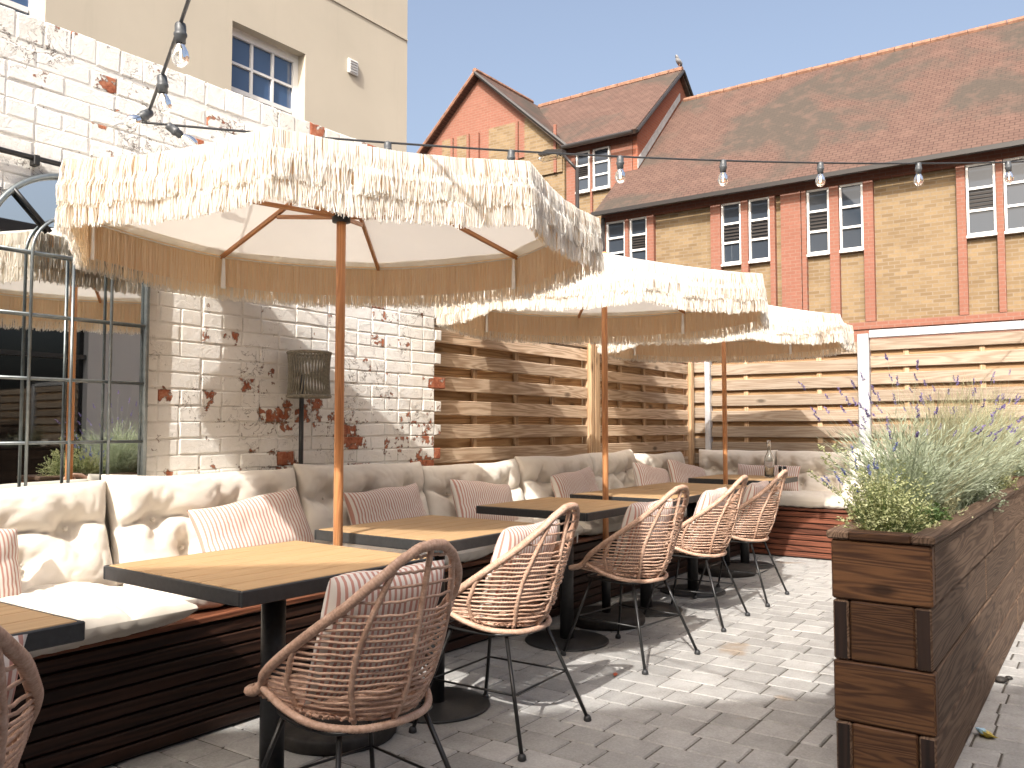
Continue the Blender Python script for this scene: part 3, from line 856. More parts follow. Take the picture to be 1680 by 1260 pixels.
# ---- cushions
def pillow_mesh(W, H, T, seed, tufts=(), creases=(), res=.014, pinch=.05, stripes=False, nscale=1.0, sharp=.42, twist=0.0):
    nu, nv = max(12, int(W / res)), max(10, int(H / res))
    rs_ = np.random.RandomState(seed)
    off = Vector((seed * 3.17 % 50, seed * 1.71 % 50, 0))
    u = np.linspace(-1, 1, nu + 1); v = np.linspace(-1, 1, nv + 1)
    # crowd samples at the seams
    u = np.sign(u) * (1 - (1 - np.abs(u)) ** 1.25); v = np.sign(v) * (1 - (1 - np.abs(v)) ** 1.25)
    U, V = np.meshgrid(u, v)
    env = np.clip((1 - np.abs(U) ** 4.5) * (1 - np.abs(V) ** 4.0), 0, 1) ** sharp
    X = U * W / 2 * (1 - pinch * (1 - V ** 2) * np.abs(U) ** 3)
    Yc = V * H / 2 * (1 - pinch * W / H * .6 * (1 - U ** 2) * np.abs(V) ** 3)
    wob = np.array([[mnoise.noise(Vector((a * 3.1, b * 3.1, 7)) + off) for a in u * W] for b in v * H]) * .004 * nscale
    fine = np.array([[mnoise.noise(Vector((a * 9, b * 14, 3)) + off) for a in u * W] for b in v * H]) * .003 * nscale
    ridge = np.array([[1 - abs(mnoise.noise(Vector((a * 6 + b * 3, b * 7, 1)) + off)) for a in u * W] for b in v * H])
    fine = fine - .010 * nscale * np.clip(ridge - .86, 0, 1) / .14
    edge_w = np.abs(V) ** 6
    Yc = Yc + wob * 1.6 * edge_w + .01 * nscale * np.sin(U * 5 + seed) * edge_w
    X = X + wob * 1.2 * np.abs(U) ** 6
    def side(sg, tf, cr):
        h = T / 2 * env + (wob + fine) * np.minimum(1, env * 1.3)
        for (cu, cv) in tf:
            du, dv = X - cu * W / 2, Yc - cv * H / 2
            r_ = np.sqrt(du ** 2 + dv ** 2); an = np.arctan2(dv, du)
            h = h - T * .44 * np.exp(-(r_ / .05) ** 1.1) - .0075 * np.cos(an * 7 + cu * 9) * np.exp(-r_ / .075) * (r_ > .008)
            h = h - T * .05 * np.exp(-(r_ / .11) ** 2)
        for (a0, b0, a1, b1, dp) in cr:
            p0 = np.array([a0 * W / 2, b0 * H / 2]); p1 = np.array([a1 * W / 2, b1 * H / 2]); dd = p1 - p0; L2 = dd @ dd
            t = np.clip(((X - p0[0]) * dd[0] + (Yc - p0[1]) * dd[1]) / L2, 0, 1)
            bend = .012 * np.sin(t * 6 + seed)
            dist = np.sqrt((X - p0[0] - t * dd[0]) ** 2 + (Yc - p0[1] - t * dd[1] - bend) ** 2)
            h = h - dp * 1.35 * T * np.exp(-(dist / .021) ** 1.15) * np.minimum(1, env * 1.5) * (.55 + .45 * (1 - t))
        return sg * np.maximum(h, -.01 if sg > 0 else -.01)
    Zf = side(1, tufts, creases); Zb = side(-1, (), ())
    # the two faces share the seam
    rim = (np.abs(U) > .9999) | (np.abs(V) > .9999)
    Zf[rim] = 0; Zb[rim] = 0
    vs = np.concatenate([np.stack([X, Yc, Zf], -1).reshape(-1, 3), np.stack([X, Yc, Zb], -1).reshape(-1, 3)])
    n1 = (nu + 1) * (nv + 1); fs = []
    for j in range(nv):
        for i in range(nu):
            a = j * (nu + 1) + i
            fs.append((a, a + 1, a + nu + 2, a + nu + 1)); fs.append((n1 + a, n1 + a + nu + 1, n1 + a + nu + 2, n1 + a + 1))
    me = bpy.data.meshes.new('cushion'); me.from_pydata(vs.tolist(), [], fs)
    me.polygons.foreach_set('use_smooth', np.ones(len(me.polygons), dtype=bool))
    if stripes:
        uvl = me.uv_layers.new(name='UVMap')
        li = np.zeros(len(me.loops), dtype=np.int32); me.loops.foreach_get('vertex_index', li)
        Ug = np.tile((U * W / 2).reshape(-1), 2); Vg = np.tile((V * H / 2).reshape(-1), 2)
        uvl.data.foreach_set('uv', np.stack([Ug[li] + 2.0, Vg[li] + 2.0], 1).astype(np.float32).reshape(-1))
    me.update()
    return me
def tuft_pos(seed):
    """one row of buttons joined by a long fold, short pleats running up and down from each"""
    r_ = random.Random(seed); u = r_.uniform
    ups = [(-.60 + u(-.07, .07), .16 + u(-.06, .06)), (u(-.08, .08), .08 + u(-.05, .05)), (.60 + u(-.07, .07), .16 + u(-.06, .06))]
    low = [(-.30 + u(-.08, .08), -.42 + u(-.05, .05)), (.32 + u(-.08, .08), -.42 + u(-.05, .05))]
    cr = [(ups[0][0], ups[0][1], -.97, ups[0][1] + u(-.05, .12), .26), (ups[2][0], ups[2][1], .97, ups[2][1] + u(-.05, .12), .26),
          (ups[0][0], ups[0][1], ups[1][0], ups[1][1], .30), (ups[1][0], ups[1][1], ups[2][0], ups[2][1], .30)]
    for (a, c) in ups + low:
        for k in range(4):
            an = (math.pi / 2 if k < 2 else -math.pi / 2) + u(-.75, .75); ln = u(.22, .5)
            cr.append((a, c, a + math.cos(an) * ln * .55, max(-.95, min(.95, c + math.sin(an) * ln)), u(.06, .13)))
    return ups + low, cr
def back_cushion(center, rz, W, H, lean, seed, label, group, roll=0.0):
    t, cr = tuft_pos(seed)
    me = pillow_mesh(W, H, .19, seed, t, cr, nscale=.45, res=.010)
    me.materials.append(MAT['cream'])
    root = thing('back_cushion', label, 'cushion', center, 0, group)
    root.rotation_euler = (R(90) - lean, roll, rz)
    link('cover', me, root)
    for (a, c) in t:
        q = MB(); q.lathe([(.0005, .006), (.007, .005), (.010, .001), (.009, -.003)], 8, (a * W / 2, c * H / 2, .002), True); q.build('button', MAT['cream'], root, True)
    return root
GB = 'tufted cream back cushions along the bench'
xs_b = [.92, 1.905, 2.905, 3.86, 4.875, 5.87, 6.62, 7.62]
near_b = ['directly below the arched mirror', 'beside the mirror frame behind the lounging striped pillow', 'below the rope shaded floor lamp', 'at the broken end of the white wall', 'in front of the first pine fence panel',
          'behind the second parasol pole', 'last but one before the bench corner']
for i in range(7):
    a, c = xs_b[i], xs_b[i + 1]
    back_cushion(((a + c) / 2, 3.385 + .01 * (i % 2), .735 + .012 * ((i * 7) % 3)), 0, c - a + .015, .445 + .02 * ((i * 5) % 3) / 2, R(13), 100 + i, 'tufted cream back cushion ' + near_b[i], GB, R(((i * 37) % 5 - 2) * .5))
ys_b = [3.50, 2.70, 1.93, 1.15]
near_c = ['in the bench corner by the grey fence post', 'against the back fence behind the glass bottle', 'at the end of the back fence beside the planter']
for i in range(3):
    a, c = ys_b[i], ys_b[i + 1]
    back_cushion((8.215, (a + c) / 2, .735), R(-90), a - c + .015, .46, R(13), 140 + i, 'tufted cream back cushion ' + near_c[i], GB)
GS = 'cream seat cushions on the bench'
def seat_cushion(center, rz, W, D, seed, label, tilt=(0, 0)):
    t = [(-.45, .3), (.45, .3), (-.45, -.35), (.45, -.35)]
    cr = [(-.45, .3, .45, .3, .08), (-.45, .3, -.98, .35, .08), (.45, .3, .98, .35, .08)]
    me = pillow_mesh(W, D, .15, seed, (), [(-.9, .2, .4, .5, .12), (-.2, -.95, .05, -.2, .22), (.5, -.95, .42, -.3, .2), (-.7, -.95, -.6, -.45, .2), (.95, .1, .5, 0, .15)], nscale=1.4, sharp=.34, pinch=.03, res=.011)
    me.materials.append(MAT['cream'])
    root = thing('seat_cushion', label, 'cushion', center, 0, GS)
    root.rotation_euler = (tilt[0], tilt[1], rz)
    link('cover', me, root)
    return root
seat_cushion((1.36, 3.05, .520), R(3), .96, .73, 201, 'flat cream seat cushion overhanging the bench edge below the mirror', (R(-1), 0))
seat_cushion((2.36, 3.16, .516), R(-3), .90, .56, 202, 'flat cream seat cushion pushed back from the bench edge beside bare boards')
nm_s = ['behind the table at the first parasol', 'between the first two parasols', 'with a white care label at the second parasol', 'behind the two joined tables', 'near the bench corner']
xs_s = [2.86, 3.84, 4.80, 5.78, 6.72, 7.62]
for i in range(5):
    so = seat_cushion(((xs_s[i] + xs_s[i + 1]) / 2, 3.10, .517), R((i % 3 - 1) * 1.2), xs_s[i + 1] - xs_s[i] - .02, .58, 203 + i, 'flat cream seat cushion ' + nm_s[i])
    if i == 1:
        q = MB(); q.cbox(-.016, .016, -.001, .001, -.06, 0, .0005); q.build('care_label', MAT['tagw'], so, loc=(.34, -.30, -.01), rot=(R(3), 0, R(20)))
seat_cushion((8.02, 2.30, .517), R(90), 1.05, .52, 210, 'flat cream seat cushion in the sun on the back bench')
seat_cushion((8.02, 1.48, .517), R(90), .55, .50, 211, 'small cream seat cushion at the open end of the back bench')
# plump sunlit cushion lying at the bench end
me = pillow_mesh(.5, .5, .2, 230, ((0, 0),), nscale=1.2); me.materials.append(MAT['cream'])
o = tag(link('scatter_cushion', me, None, (8.0, 1.72, .76), (R(62), 0, R(-80))), 'plump cream scatter cushion leaning at the planter end of the bench', 'cushion')

GP = 'pink striped lumbar pillows on the bench'
def lumbar(center, rz, lean, roll, seed, label, W=.56, H=.30, T=.13):
    me = pillow_mesh(W, H, T, seed, (), ((-.9, -.2, -.2, .1, .06), (.9, .3, .2, -.1, .06)), stripes=True, nscale=.45, sharp=.5, pinch=.05, res=.016)
    me.materials.append(MAT['stripe'])
    o = link('striped_pillow', me, None, center, (R(90) - lean, roll, rz))
    return tag(o, label, 'pillow', GP)
lumbar((1.22, 3.16, .68), R(8), R(20), R(6), 301, 'pink striped lumbar pillow beside the corner table below the mirror', .52, .34)
lumbar((2.49, 3.205, .715), R(-2), R(22), R(-8), 302, 'pink striped lumbar pillow half in sun by the mirror frame', .58, .30)
lumbar((3.36, 3.20, .71), R(2), R(20), R(-2), 303, 'pink striped lumbar pillow behind the first parasol pole', .58, .30)
lumbar((4.22, 3.20, .70), R(-4), R(24), R(7), 304, 'pink striped lumbar pillow leaning at the broken wall end')
lumbar((5.32, 3.20, .715), R(3), R(18), R(-3), 305, 'pink striped lumbar pillow left of the second parasol pole', .60, .31)
lumbar((6.55, 3.19, .71), R(-12), R(24), R(10), 306, 'pink striped lumbar pillow right of the second parasol pole', .46, .31)
lumbar((7.28, 3.19, .71), R(-18), R(26), R(12), 307, 'pink striped lumbar pillow nearest the bench corner', .50, .30)
lumbar((8.03, 2.72, .70), R(-90), R(22), 0, 308, 'pink striped lumbar pillow behind the glass bottle', .62, .26)

# ---- tables
TW, TD, TH = .74, .70, .75
GT = 'square slatted cafe tables along the bench'
def make_table(label):
    t = thing('cafe_table', label, 'table', (0, 0, 0), 0, GT)
    q = MB(); w = .011
    q.cbox(-TW / 2, TW / 2, -TD / 2, -TD / 2 + w, TH - .042, TH, .003); q.cbox(-TW / 2, TW / 2, TD / 2 - w, TD / 2, TH - .042, TH, .003)
    q.cbox(-TW / 2, -TW / 2 + w, -TD / 2 + w + .0005, TD / 2 - w - .0005, TH - .042, TH - .0005, .003); q.cbox(TW / 2 - w, TW / 2, -TD / 2 + w + .0005, TD / 2 - w - .0005, TH - .042, TH - .0005, .003)
    q.build('table_frame', MAT['table_metal'], t)
    n = 7; yw = (TD - 2 * w) / n
    me = None
    for i in range(n):
        yc = -TD / 2 + w + yw * (i + .5)
        if me is None:
            q = MB(); q.cbox(-TW / 2 + w + .001, TW / 2 - w - .001, -yw / 2 + .0022, yw / 2 - .0022, -.012, 0, .002); me = q.mesh('top_slat'); me.materials.append(MAT['table_x'])
        link('top_slat', me, t, (0, yc, TH + .0012))
    q = MB(); q.box(-TW / 2 + w, TW / 2 - w, -TD / 2 + w, TD / 2 - w, TH - .03, TH - .0125); q.build('under_panel', MAT['black'], t)
    q = MB(); q.lathe([(.038, .012), (.038, TH - .05)], 20); q.build('column', MAT['table_metal'], t, True)
    q = MB(); q.cbox(-.17, .17, -.03, .03, TH - .056, TH - .031, .004); q.cbox(-.03, .03, -.17, .17, TH - .058, TH - .033, .004); q.build('bracket', MAT['black'], t)
    q = MB(); q.lathe([(.229, 0), (.232, .004), (.231, .009), (.225, .012), (.06, .014), (.05, .02)], 40); q.build('base_plate', MAT['table_metal'], t, True)
    return t
tspots = [((.615, 2.19), 1, 'slatted wooden topped cafe table below the arched mirror'),
          ((1.775, 2.185), -1.5, 'slatted cafe table with the edge of shade crossing its top'),
          ((2.79, 2.38), 0, 'slatted cafe table just past the first parasol pole'),
          ((4.04, 2.50), 0, 'slatted cafe table short of the second parasol pole'),
          ((5.03, 2.51), 0, 'slatted cafe table past the second parasol pole, pushed against its neighbour'),
          ((5.775, 2.51), 0, 'slatted cafe table joined to the one past the second parasol pole'),
          ((7.13, 2.62), 0, 'slatted cafe table carrying the glass bottle in the bench corner')]
t0 = make_table(tspots[0][2])
for i, ((x, y), a, lb) in enumerate(tspots):
    if i == 0: t0.location = (x, y, 0); t0.rotation_euler = (0, 0, R(a))
    else: copy_thing(t0, (x, y, 0), R(a), lb)

# ---- rattan chairs
GC = 'rattan tub chairs facing the bench'
ZK = [.42, .46, .52, .60, .68, .78, .88]
def cw(z): return np.interp(z, ZK, [.165, .205, .238, .252, .243, .205, .15])
def cyb(z): return np.interp(z, ZK, [-.165, -.20, -.225, -.248, -.268, -.292, -.315])
def cdp(z): return np.interp(z, ZK, [.24, .32, .36, .345, .27, .16, .09])
AK = [0, .18, .35, .5, .65, .8, .92, 1.0]; RK = [.878, .872, .84, .782, .695, .595, .525, .488]
def crim(a): return np.interp(abs(a), AK, RK)
def shell(a, z): return (float(cw(z) * math.sin(a * math.pi / 2)), float(cyb(z) + cdp(z) * (1 - math.cos(a * math.pi / 2))), float(z))
def wrapped(P, r, step=.0022, amp=.10, wrap=.0085):
    P = resample(P, step); L = np.arange(len(P)) * step
    rad = r * (1 + amp * (np.abs(np.sin(L * math.pi / wrap)) - .6))
    return P, rad
def make_chair(label):
    c = thing('rattan_chair', label, 'chair', (0, 0, 0), 0, GC)
    side = [shell(a, crim(a)) for a in np.linspace(0, 1, 13)]
    front = [(.222, .165, .462), (.205, .225, .447), (.15, .262, .438), (.07, .275, .434)]
    right = side + front
    ctrl = [(p[0], p[1], p[2]) for p in right] + [(0, .278, .433)] + [(-p[0], p[1], p[2]) for p in reversed(right[1:])]
    loop = catmull(ctrl, 6, True)
    loop = np.vstack([loop, loop[:1]])
    P, rad = wrapped(loop, .0138)
    q = MB(); q.tube(P[:-1], rad[:-1], 8, closed=True); q.build('rim', MAT['rattan'], c, True)
    hoop = catmull([(.226, .11, .482), (.215, .02, .445), (.185, -.075, .42), (.11, -.152, .409), (0, -.175, .407), (-.11, -.152, .409), (-.185, -.075, .42), (-.215, .02, .445), (-.226, .11, .482)], 8)
    P, rad = wrapped(hoop, .0105); q = MB(); q.tube(P, rad, 8); q.build('seat_hoop', MAT['rattan'], c, True)
    for a in (-.78, -.4, -.02, .36, .74):
        zz = np.linspace(.415, crim(a), 14)
        P, rad = wrapped([shell(a * (1.0 - .12 * (z - .42) / .46), z) for z in zz], .0085); q = MB(); q.tube(P, rad, 7); q.build('rib', MAT['rattan'], c, True)
    q = MB(); rw = random.Random(4)
    z = .425
    while z < .868:
        al = 1.0
        while al > .05 and crim(al) < z + .004: al -= .01
        if al > .06:
            aa = np.linspace(-al, al, 25)
            jz = [rw.uniform(-.0022, .0022) for _ in aa]
            off = .004 if int(z * 1000) % 2 else -.004
            q.tube([np.array(shell(a, z + j)) + np.array([0, off * math.cos(a * 13), 0]) for a, j in zip(aa, jz)], .0041, 5, caps=False)
        z += .0165 if z < .70 else .036
    tag(q.build('back_weave', MAT['rattan'], c, True), kind='stuff')
    q = MB(); y = -.155
    def sw(y): return float(np.interp(y, [-.17, -.12, -.05, .05, .12, .20, .25, .275], [.06, .135, .19, .218, .222, .213, .17, .07]))
    def sz(x, y): return .436 + .01 * (y > 0) * y / .27 - .022 * (1 - (x / .23) ** 2) * (1 - ((y - .05) / .24) ** 2) + .02 * (abs(x) / .22) ** 3
    k = 0
    while y < .268:
        w = sw(y); xs = np.linspace(-w, w, 15)
        q.tube([(x, y, sz(x, y) + .0035 * math.sin(x * 120 + (k % 2) * math.pi)) for x in xs], .0052, 5, caps=False); y += .0125; k += 1
    for x in np.linspace(-.18, .18, 9):
        ys = np.linspace(-.15 + abs(x) * .35, .262 - abs(x) * .2, 16)
        q.tube([(x, yy, sz(x, yy)) for yy in ys], .005, 5, caps=False)
    tag(q.build('seat_weave', MAT['rattan'], c, True), kind='stuff')
    q = MB(); ring = catmull([(.15, -.13, .402), (.15, .16, .405), (-.15, .16, .405), (-.15, -.13, .402)], 6, True); q.tube(ring, .006, 7, closed=True)
    q.build('under_frame', MAT['black'], c, True)
    st = {}
    for sx in (-1, 1):
        for sy in (-1, 1):
            top = np.array((sx * .135, .015 + sy * .125, .405)); ft = np.array((sx * .243, .0 + sy * .25, .012))
            q = MB(); q.tube([top, ft], .0075, 8); lg = q.build('leg', MAT['black'], c, True)
            f = MB(); f.lathe([(.013, 0), (.0165, .004), (.015, .016), (.009, .024)], 10, (ft[0], ft[1], 0)); f.build('foot', MAT['rubber'], lg, True)
            st[(sx, sy)] = top + (ft - top) * .52
    for (a, d) in (((-1, -1), (1, -1)), ((-1, 1), (1, 1)), ((-1, -1), (-1, 1)), ((1, -1), (1, 1))):
        q = MB(); q.tube([st[a], st[d]], .0042, 6); q.build('stretcher', MAT['black'], c, True)
    return c
cspots = [((.575, 1.76), -4, 'rattan tub chair at the table below the arched mirror'),
          ((1.69, 1.72), -9, 'rattan tub chair in the shade at the table with the shade edge'),
          ((2.745, 2.0), 2, 'rattan tub chair at the table past the first parasol pole'),
          ((3.985, 2.08), -7, 'rattan tub chair at the table short of the second parasol pole'),
          ((4.965, 2.14), 4, 'rattan tub chair at the table past the second parasol pole'),
          ((5.80, 2.16), 3, 'rattan tub chair nearest the bench corner and the far parasol base')]
c0 = make_chair(cspots[0][2])
GCC = 'pink striped cushions on the rattan chairs'
cm = pillow_mesh(.38, .36, .115, 351, (), ((-.8, 0, 0, .2, .06),), stripes=True, nscale=.45, sharp=.5, pinch=.05, res=.016); cm.materials.append(MAT['stripe'])
for i, ((x, y), a, lb) in enumerate(cspots):
    if i == 0: c0.location = (x, y, 0); c0.rotation_euler = (0, 0, R(a))
    else: copy_thing(c0, (x, y, 0), R(a), lb)
    M = Matrix.Translation((x, y, 0)) @ Matrix.Rotation(R(a), 4, 'Z')
    p = M @ Vector((0, -.085, .63))
    o = link('chair_cushion', cm, None, p, (R(90 - 19), 0, R(a + 180)))
    tag(o, 'pink striped cushion on the ' + lb.replace('rattan tub chair', 'chair'), 'cushion', GCC)

# ---- fringed parasols
def make_parasol(label):
    t = thing('parasol', label, 'parasol', (0, 0, 0), 0, 'cream fringed parasols along the bench')
    ZR, ZC, RR, A0 = 2.0, 2.255, 1.015, 36.0
    ang = [R(A0 + 45 * k) for k in range(8)]
    q = MB(); q.lathe([(.0185, .045), (.0185, ZC - .01)], 16); q.build('pole', MAT['pole'], t, True)
    q = MB(); q.lathe([(.225, 0), (.232, .012), (.232, .042), (.222, .054), (.04, .062)], 44)
    bs = q.build('base', MAT['base'], t, True)
    q = MB(); q.lathe([(.027, .055), (.027, .30), (.0255, .305)], 16); q.tube([(.02, 0, .24), (.055, 0, .24)], .007, 8); q.build('collar', MAT['black'], bs, True)
    q = MB(); q.lathe([(.036, 1.985), (.036, 2.03), (.026, 2.04)], 14); q.build('runner', MAT['black'], t, True)
    q = MB(); q.lathe([(.03, ZC - .06), (.04, ZC - .03), (.03, ZC - .004), (.012, ZC + .004), (.002, ZC + .008)], 14); q.build('finial', MAT['pole'], t, True)
    def rimp(k, s=1.0, z=ZR): return np.array((RR * s * math.cos(ang[k % 8]), RR * s * math.sin(ang[k % 8]), z))
    # canopy panels, slightly hollow between the ribs
    q = MB(); n = 8; m = 10
    for k in range(8):
        vs = []; fs = []
        for j in range(m + 1):
            f = j / m
            for i in range(n + 1):
                e = i / n
                p = (1 - e) * rimp(k) + e * rimp(k + 1)
                c_ = np.array((0, 0, ZC)); pt = c_ * (1 - f) + p * f
                sag = .022 * math.sin(math.pi * e) * f * (1 - .25 * f) + .012 * math.sin(math.pi * f)
                pt[2] -= sag
                if f == 1: pt[:2] *= 1 - .02 * math.sin(math.pi * e)
                vs.append(pt)
        for j in range(m):
            for i in range(n):
                a = j * (n + 1) + i; fs.append((a, a + 1, a + n + 2, a + n + 1))
        q.add(vs, fs)
    cn = q.build('canopy', MAT['canopy'], t, True)
    # rim outline used by the valance and the fringe
    def rim_at(s):
        k = int(s) % 8; e = s - int(s)
        p = (1 - e) * rimp(k) + e * rimp(k + 1); sg = math.sin(math.pi * e)
        p[:2] *= 1 - .02 * sg; p[2] -= .0165 * sg
        return p
    q = MB(); NS = 160; vs = []; fs = []
    for i in range(NS):
        p = rim_at(i * 8 / NS); wv = 1 + .004 * math.sin(i * 1.9)
        vs += [p, (p[0] * .995 * wv, p[1] * .995 * wv, p[2] - .05), (p[0] * .993 * wv, p[1] * .993 * wv, p[2] - .15)]
    for i in range(NS):
        a, d = i * 3, ((i + 1) % NS) * 3
        fs += [(a, d, d + 1, a + 1), (a + 1, d + 1, d + 2, a + 2)]
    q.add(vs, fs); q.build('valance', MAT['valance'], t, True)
    hem = MB(); hem.tube([rim_at(i * 8 / NS) * np.array((.985, .985, 1)) - np.array((0, 0, .012)) for i in range(NS)], .0035, 6, closed=True); hem.build('hem', MAT['canopy'], t, True)
    # fringe: three tiers of hanging cotton strands, plus an inner tier with painted glow
    q = MB(); rs_ = np.random.RandomState(77); V = []; F = []
    tiers = [(.055, .0, .052, 4600), (.0, .052, .092, 4200), (.0, .118, .090, 4400), (.0, .012, .185, 2600)]
    for ti, (inset, drop, ln, cnt) in enumerate(tiers):
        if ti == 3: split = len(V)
        for i in range(cnt):
            s = (i + rs_.uniform(-.6, .6)) * 8 / cnt % 8
            p = rim_at(s); r0 = math.hypot(p[0], p[1]); out = np.array((p[0] / r0, p[1] / r0, 0)); tn = np.array((-out[1], out[0], 0))
            outw = (.012, .008, .003, -.010)[ti] + rs_.uniform(-.004, .006)
            clump = .014 * mnoise.noise(Vector((s * 9.0, ti * 5.1, 0))) + .006 * mnoise.noise(Vector((s * 40.0, ti * 3.1, 4)))
            L = ln * (1 + .10 * mnoise.noise(Vector((s * 5, ti * 9.3, 2))) + .13 * mnoise.noise(Vector((s * 31, ti * 9.3, 2))) + rs_.uniform(-.13, .05))
            if ti == 3: L = ln * (1 + rs_.uniform(-.08, .03)); clump *= .3
            w = rs_.uniform(.0009, .0021)
            lat0 = rs_.uniform(-.004, .004); lean = rs_.uniform(-.010, .010) + .010 * mnoise.noise(Vector((s * 22, ti, 9)))
            pts = []
            if inset:
                slope = (ZC - ZR) / RR
                st = p - out * inset + np.array((0, 0, inset * slope * .86 + .004))
                pts = [st, p + out * (.008 + clump * .4) + np.array((0, 0, .003)), p + out * (.014 + clump) - np.array((0, 0, .03))]
                d0 = .03
            else:
                pts = [p + out * outw - np.array((0, 0, drop)), p + out * (outw + .012 * (ti != 3) + clump) - np.array((0, 0, drop + L * .35))]; d0 = drop + L * .35
            rem = (L if inset else L * .65)
            base = pts[-1]
            for fz in (.5, 1.0):
                pts.append(base - np.array((0, 0, rem * fz)) + out * (rs_.uniform(-.004, .004)) + tn * (lean * fz + rs_.uniform(-.002, .002)))
            tw = rs_.uniform(-.9, .9)
            wd = (tn * math.cos(tw) + out * math.sin(tw)) * w
            o_ = len(V)
            for pt in pts:
                c_ = pt + tn * lat0; V.append(c_ - wd); V.append(c_ + wd)
            for k in range(len(pts) - 1): F.append((o_ + 2 * k, o_ + 2 * k + 1, o_ + 2 * k + 3, o_ + 2 * k + 2))
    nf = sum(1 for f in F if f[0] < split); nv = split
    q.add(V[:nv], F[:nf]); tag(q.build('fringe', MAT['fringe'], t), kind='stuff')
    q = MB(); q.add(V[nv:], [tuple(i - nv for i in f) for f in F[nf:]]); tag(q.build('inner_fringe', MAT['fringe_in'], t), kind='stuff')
    # ribs, struts, corner straps
    for k in range(8):
        a = np.array((0, 0, ZC - .035)) * .95 + rimp(k) * .0; e = rimp(k, .985, ZR - .012); st = np.array((.03 * math.cos(ang[k]), .03 * math.sin(ang[k]), ZC - .04))
        def bar(p0, p1, w, h, name, par):
            p0, p1 = Vector(p0), Vector(p1); L = (p1 - p0).length
            m_ = MB(); m_.cbox(0, L, -w / 2, w / 2, -h / 2, h / 2, .002)
            o = m_.build(name, MAT['rib'], par); o.location = p0; o.rotation_euler = (p1 - p0).to_track_quat('X', 'Z').to_euler(); return o
        bar(st, e, .015, .02, 'rib', t)
        mid = st + (e - st) * .47
        bar((.034 * math.cos(ang[k]), .034 * math.sin(ang[k]), 2.012), mid - np.array((0, 0, .016)), .012, .018, 'strut', t)
        if k in (1, 2, 4, 7):
            sp = MB(); p = rimp(k, .965, ZR - .02); tn = np.array((-math.sin(ang[k]), math.cos(ang[k]), 0)); out = np.array((math.cos(ang[k]), math.sin(ang[k]), 0))
            V2 = []
            for f, w in ((0, .006), (.06, .009), (.10, .011), (.145, .012)): V2 += [p - np.array((0, 0, f)) - tn * w, p - np.array((0, 0, f)) + tn * w]
            V2 += [v - out * .004 for v in V2]
            sp.add(V2, [(0, 1, 3, 2), (2, 3, 5, 4), (4, 5, 7, 6), (8, 10, 11, 9), (10, 12, 13, 11), (12, 14, 15, 13), (0, 2, 10, 8), (2, 4, 12, 10), (4, 6, 14, 12), (1, 9, 11, 3), (3, 11, 13, 5), (5, 13, 15, 7), (6, 7, 15, 14), (0, 8, 9, 1)])
            sp.build('tie_strap', MAT['strap'], t)
    return t
par0 = make_parasol('cream fringed parasol beside the arched mirror')
par0.location = (2.315, 2.475, 0)
copy_thing(par0, (4.565, 2.545, 0), R(4), 'cream fringed parasol in front of the pine fence post')
copy_thing(par0, (6.66, 2.60, 0), R(-6), 'cream fringed parasol nearest the back fence')

# ---- arched mirror
mr = thing('arched_mirror', 'arched window pane mirror with grey metal glazing bars on the white wall', 'mirror', (1.775, 3.487, 0))
MZ, MS, MRAD = .855, 1.87, .335
arch = [(-MRAD, 0, MZ)] + [(-MRAD, 0, MS)] + [(-MRAD * math.cos(a), 0, MS + MRAD * math.sin(a)) for a in np.linspace(.08, math.pi - .08, 26)] + [(MRAD, 0, MS), (MRAD, 0, MZ)]
q = MB(); q.tube(arch + [], .0125, 8); q.tube([(-MRAD, 0, MZ), (MRAD, 0, MZ)], .012, 8); q.build('frame', MAT['grey_metal'], mr, True)
q = MB(); q.add([(p[0], .012, p[2]) for p in arch] , [tuple(range(len(arch)))]); gl = q.build('glass', MAT['mirror'], mr)
q = MB(); q.add([(p[0] * 1.0, .020, p[2]) for p in arch], [tuple(reversed(range(len(arch))))]); q.build('backing', MAT['black'], mr)
ri = .165
ia = [(-ri, -.014, MZ), (-ri, -.014, MS)] + [(-ri * math.cos(a), -.014, MS + ri * math.sin(a)) for a in np.linspace(.1, math.pi - .1, 18)] + [(ri, -.014, MS), (ri, -.014, MZ)]
q = MB(); q.tube(ia, .0065, 8); q.build('glazing_bar', MAT['grey_metal'], mr, True)
q = MB(); q.tube([(0, -.014, MZ), (0, -.014, MS)], .0065, 8); q.build('glazing_bar', MAT['grey_metal'], mr, True)
for zz in (1.113, 1.368, 1.622, MS):
    q = MB(); q.tube([(-MRAD, -.003, zz), (MRAD, -.003, zz)], .0065, 8); q.build('glazing_bar', MAT['grey_metal'], mr, True)
for a in (R(45), R(90), R(135)):
    q = MB(); q.tube([(ri * .8 * math.cos(a), -.006, MS + ri * .8 * math.sin(a)), (MRAD * math.cos(a), -.006, MS + MRAD * math.sin(a))], .0085, 8); q.build('spoke', MAT['black'], mr, True)

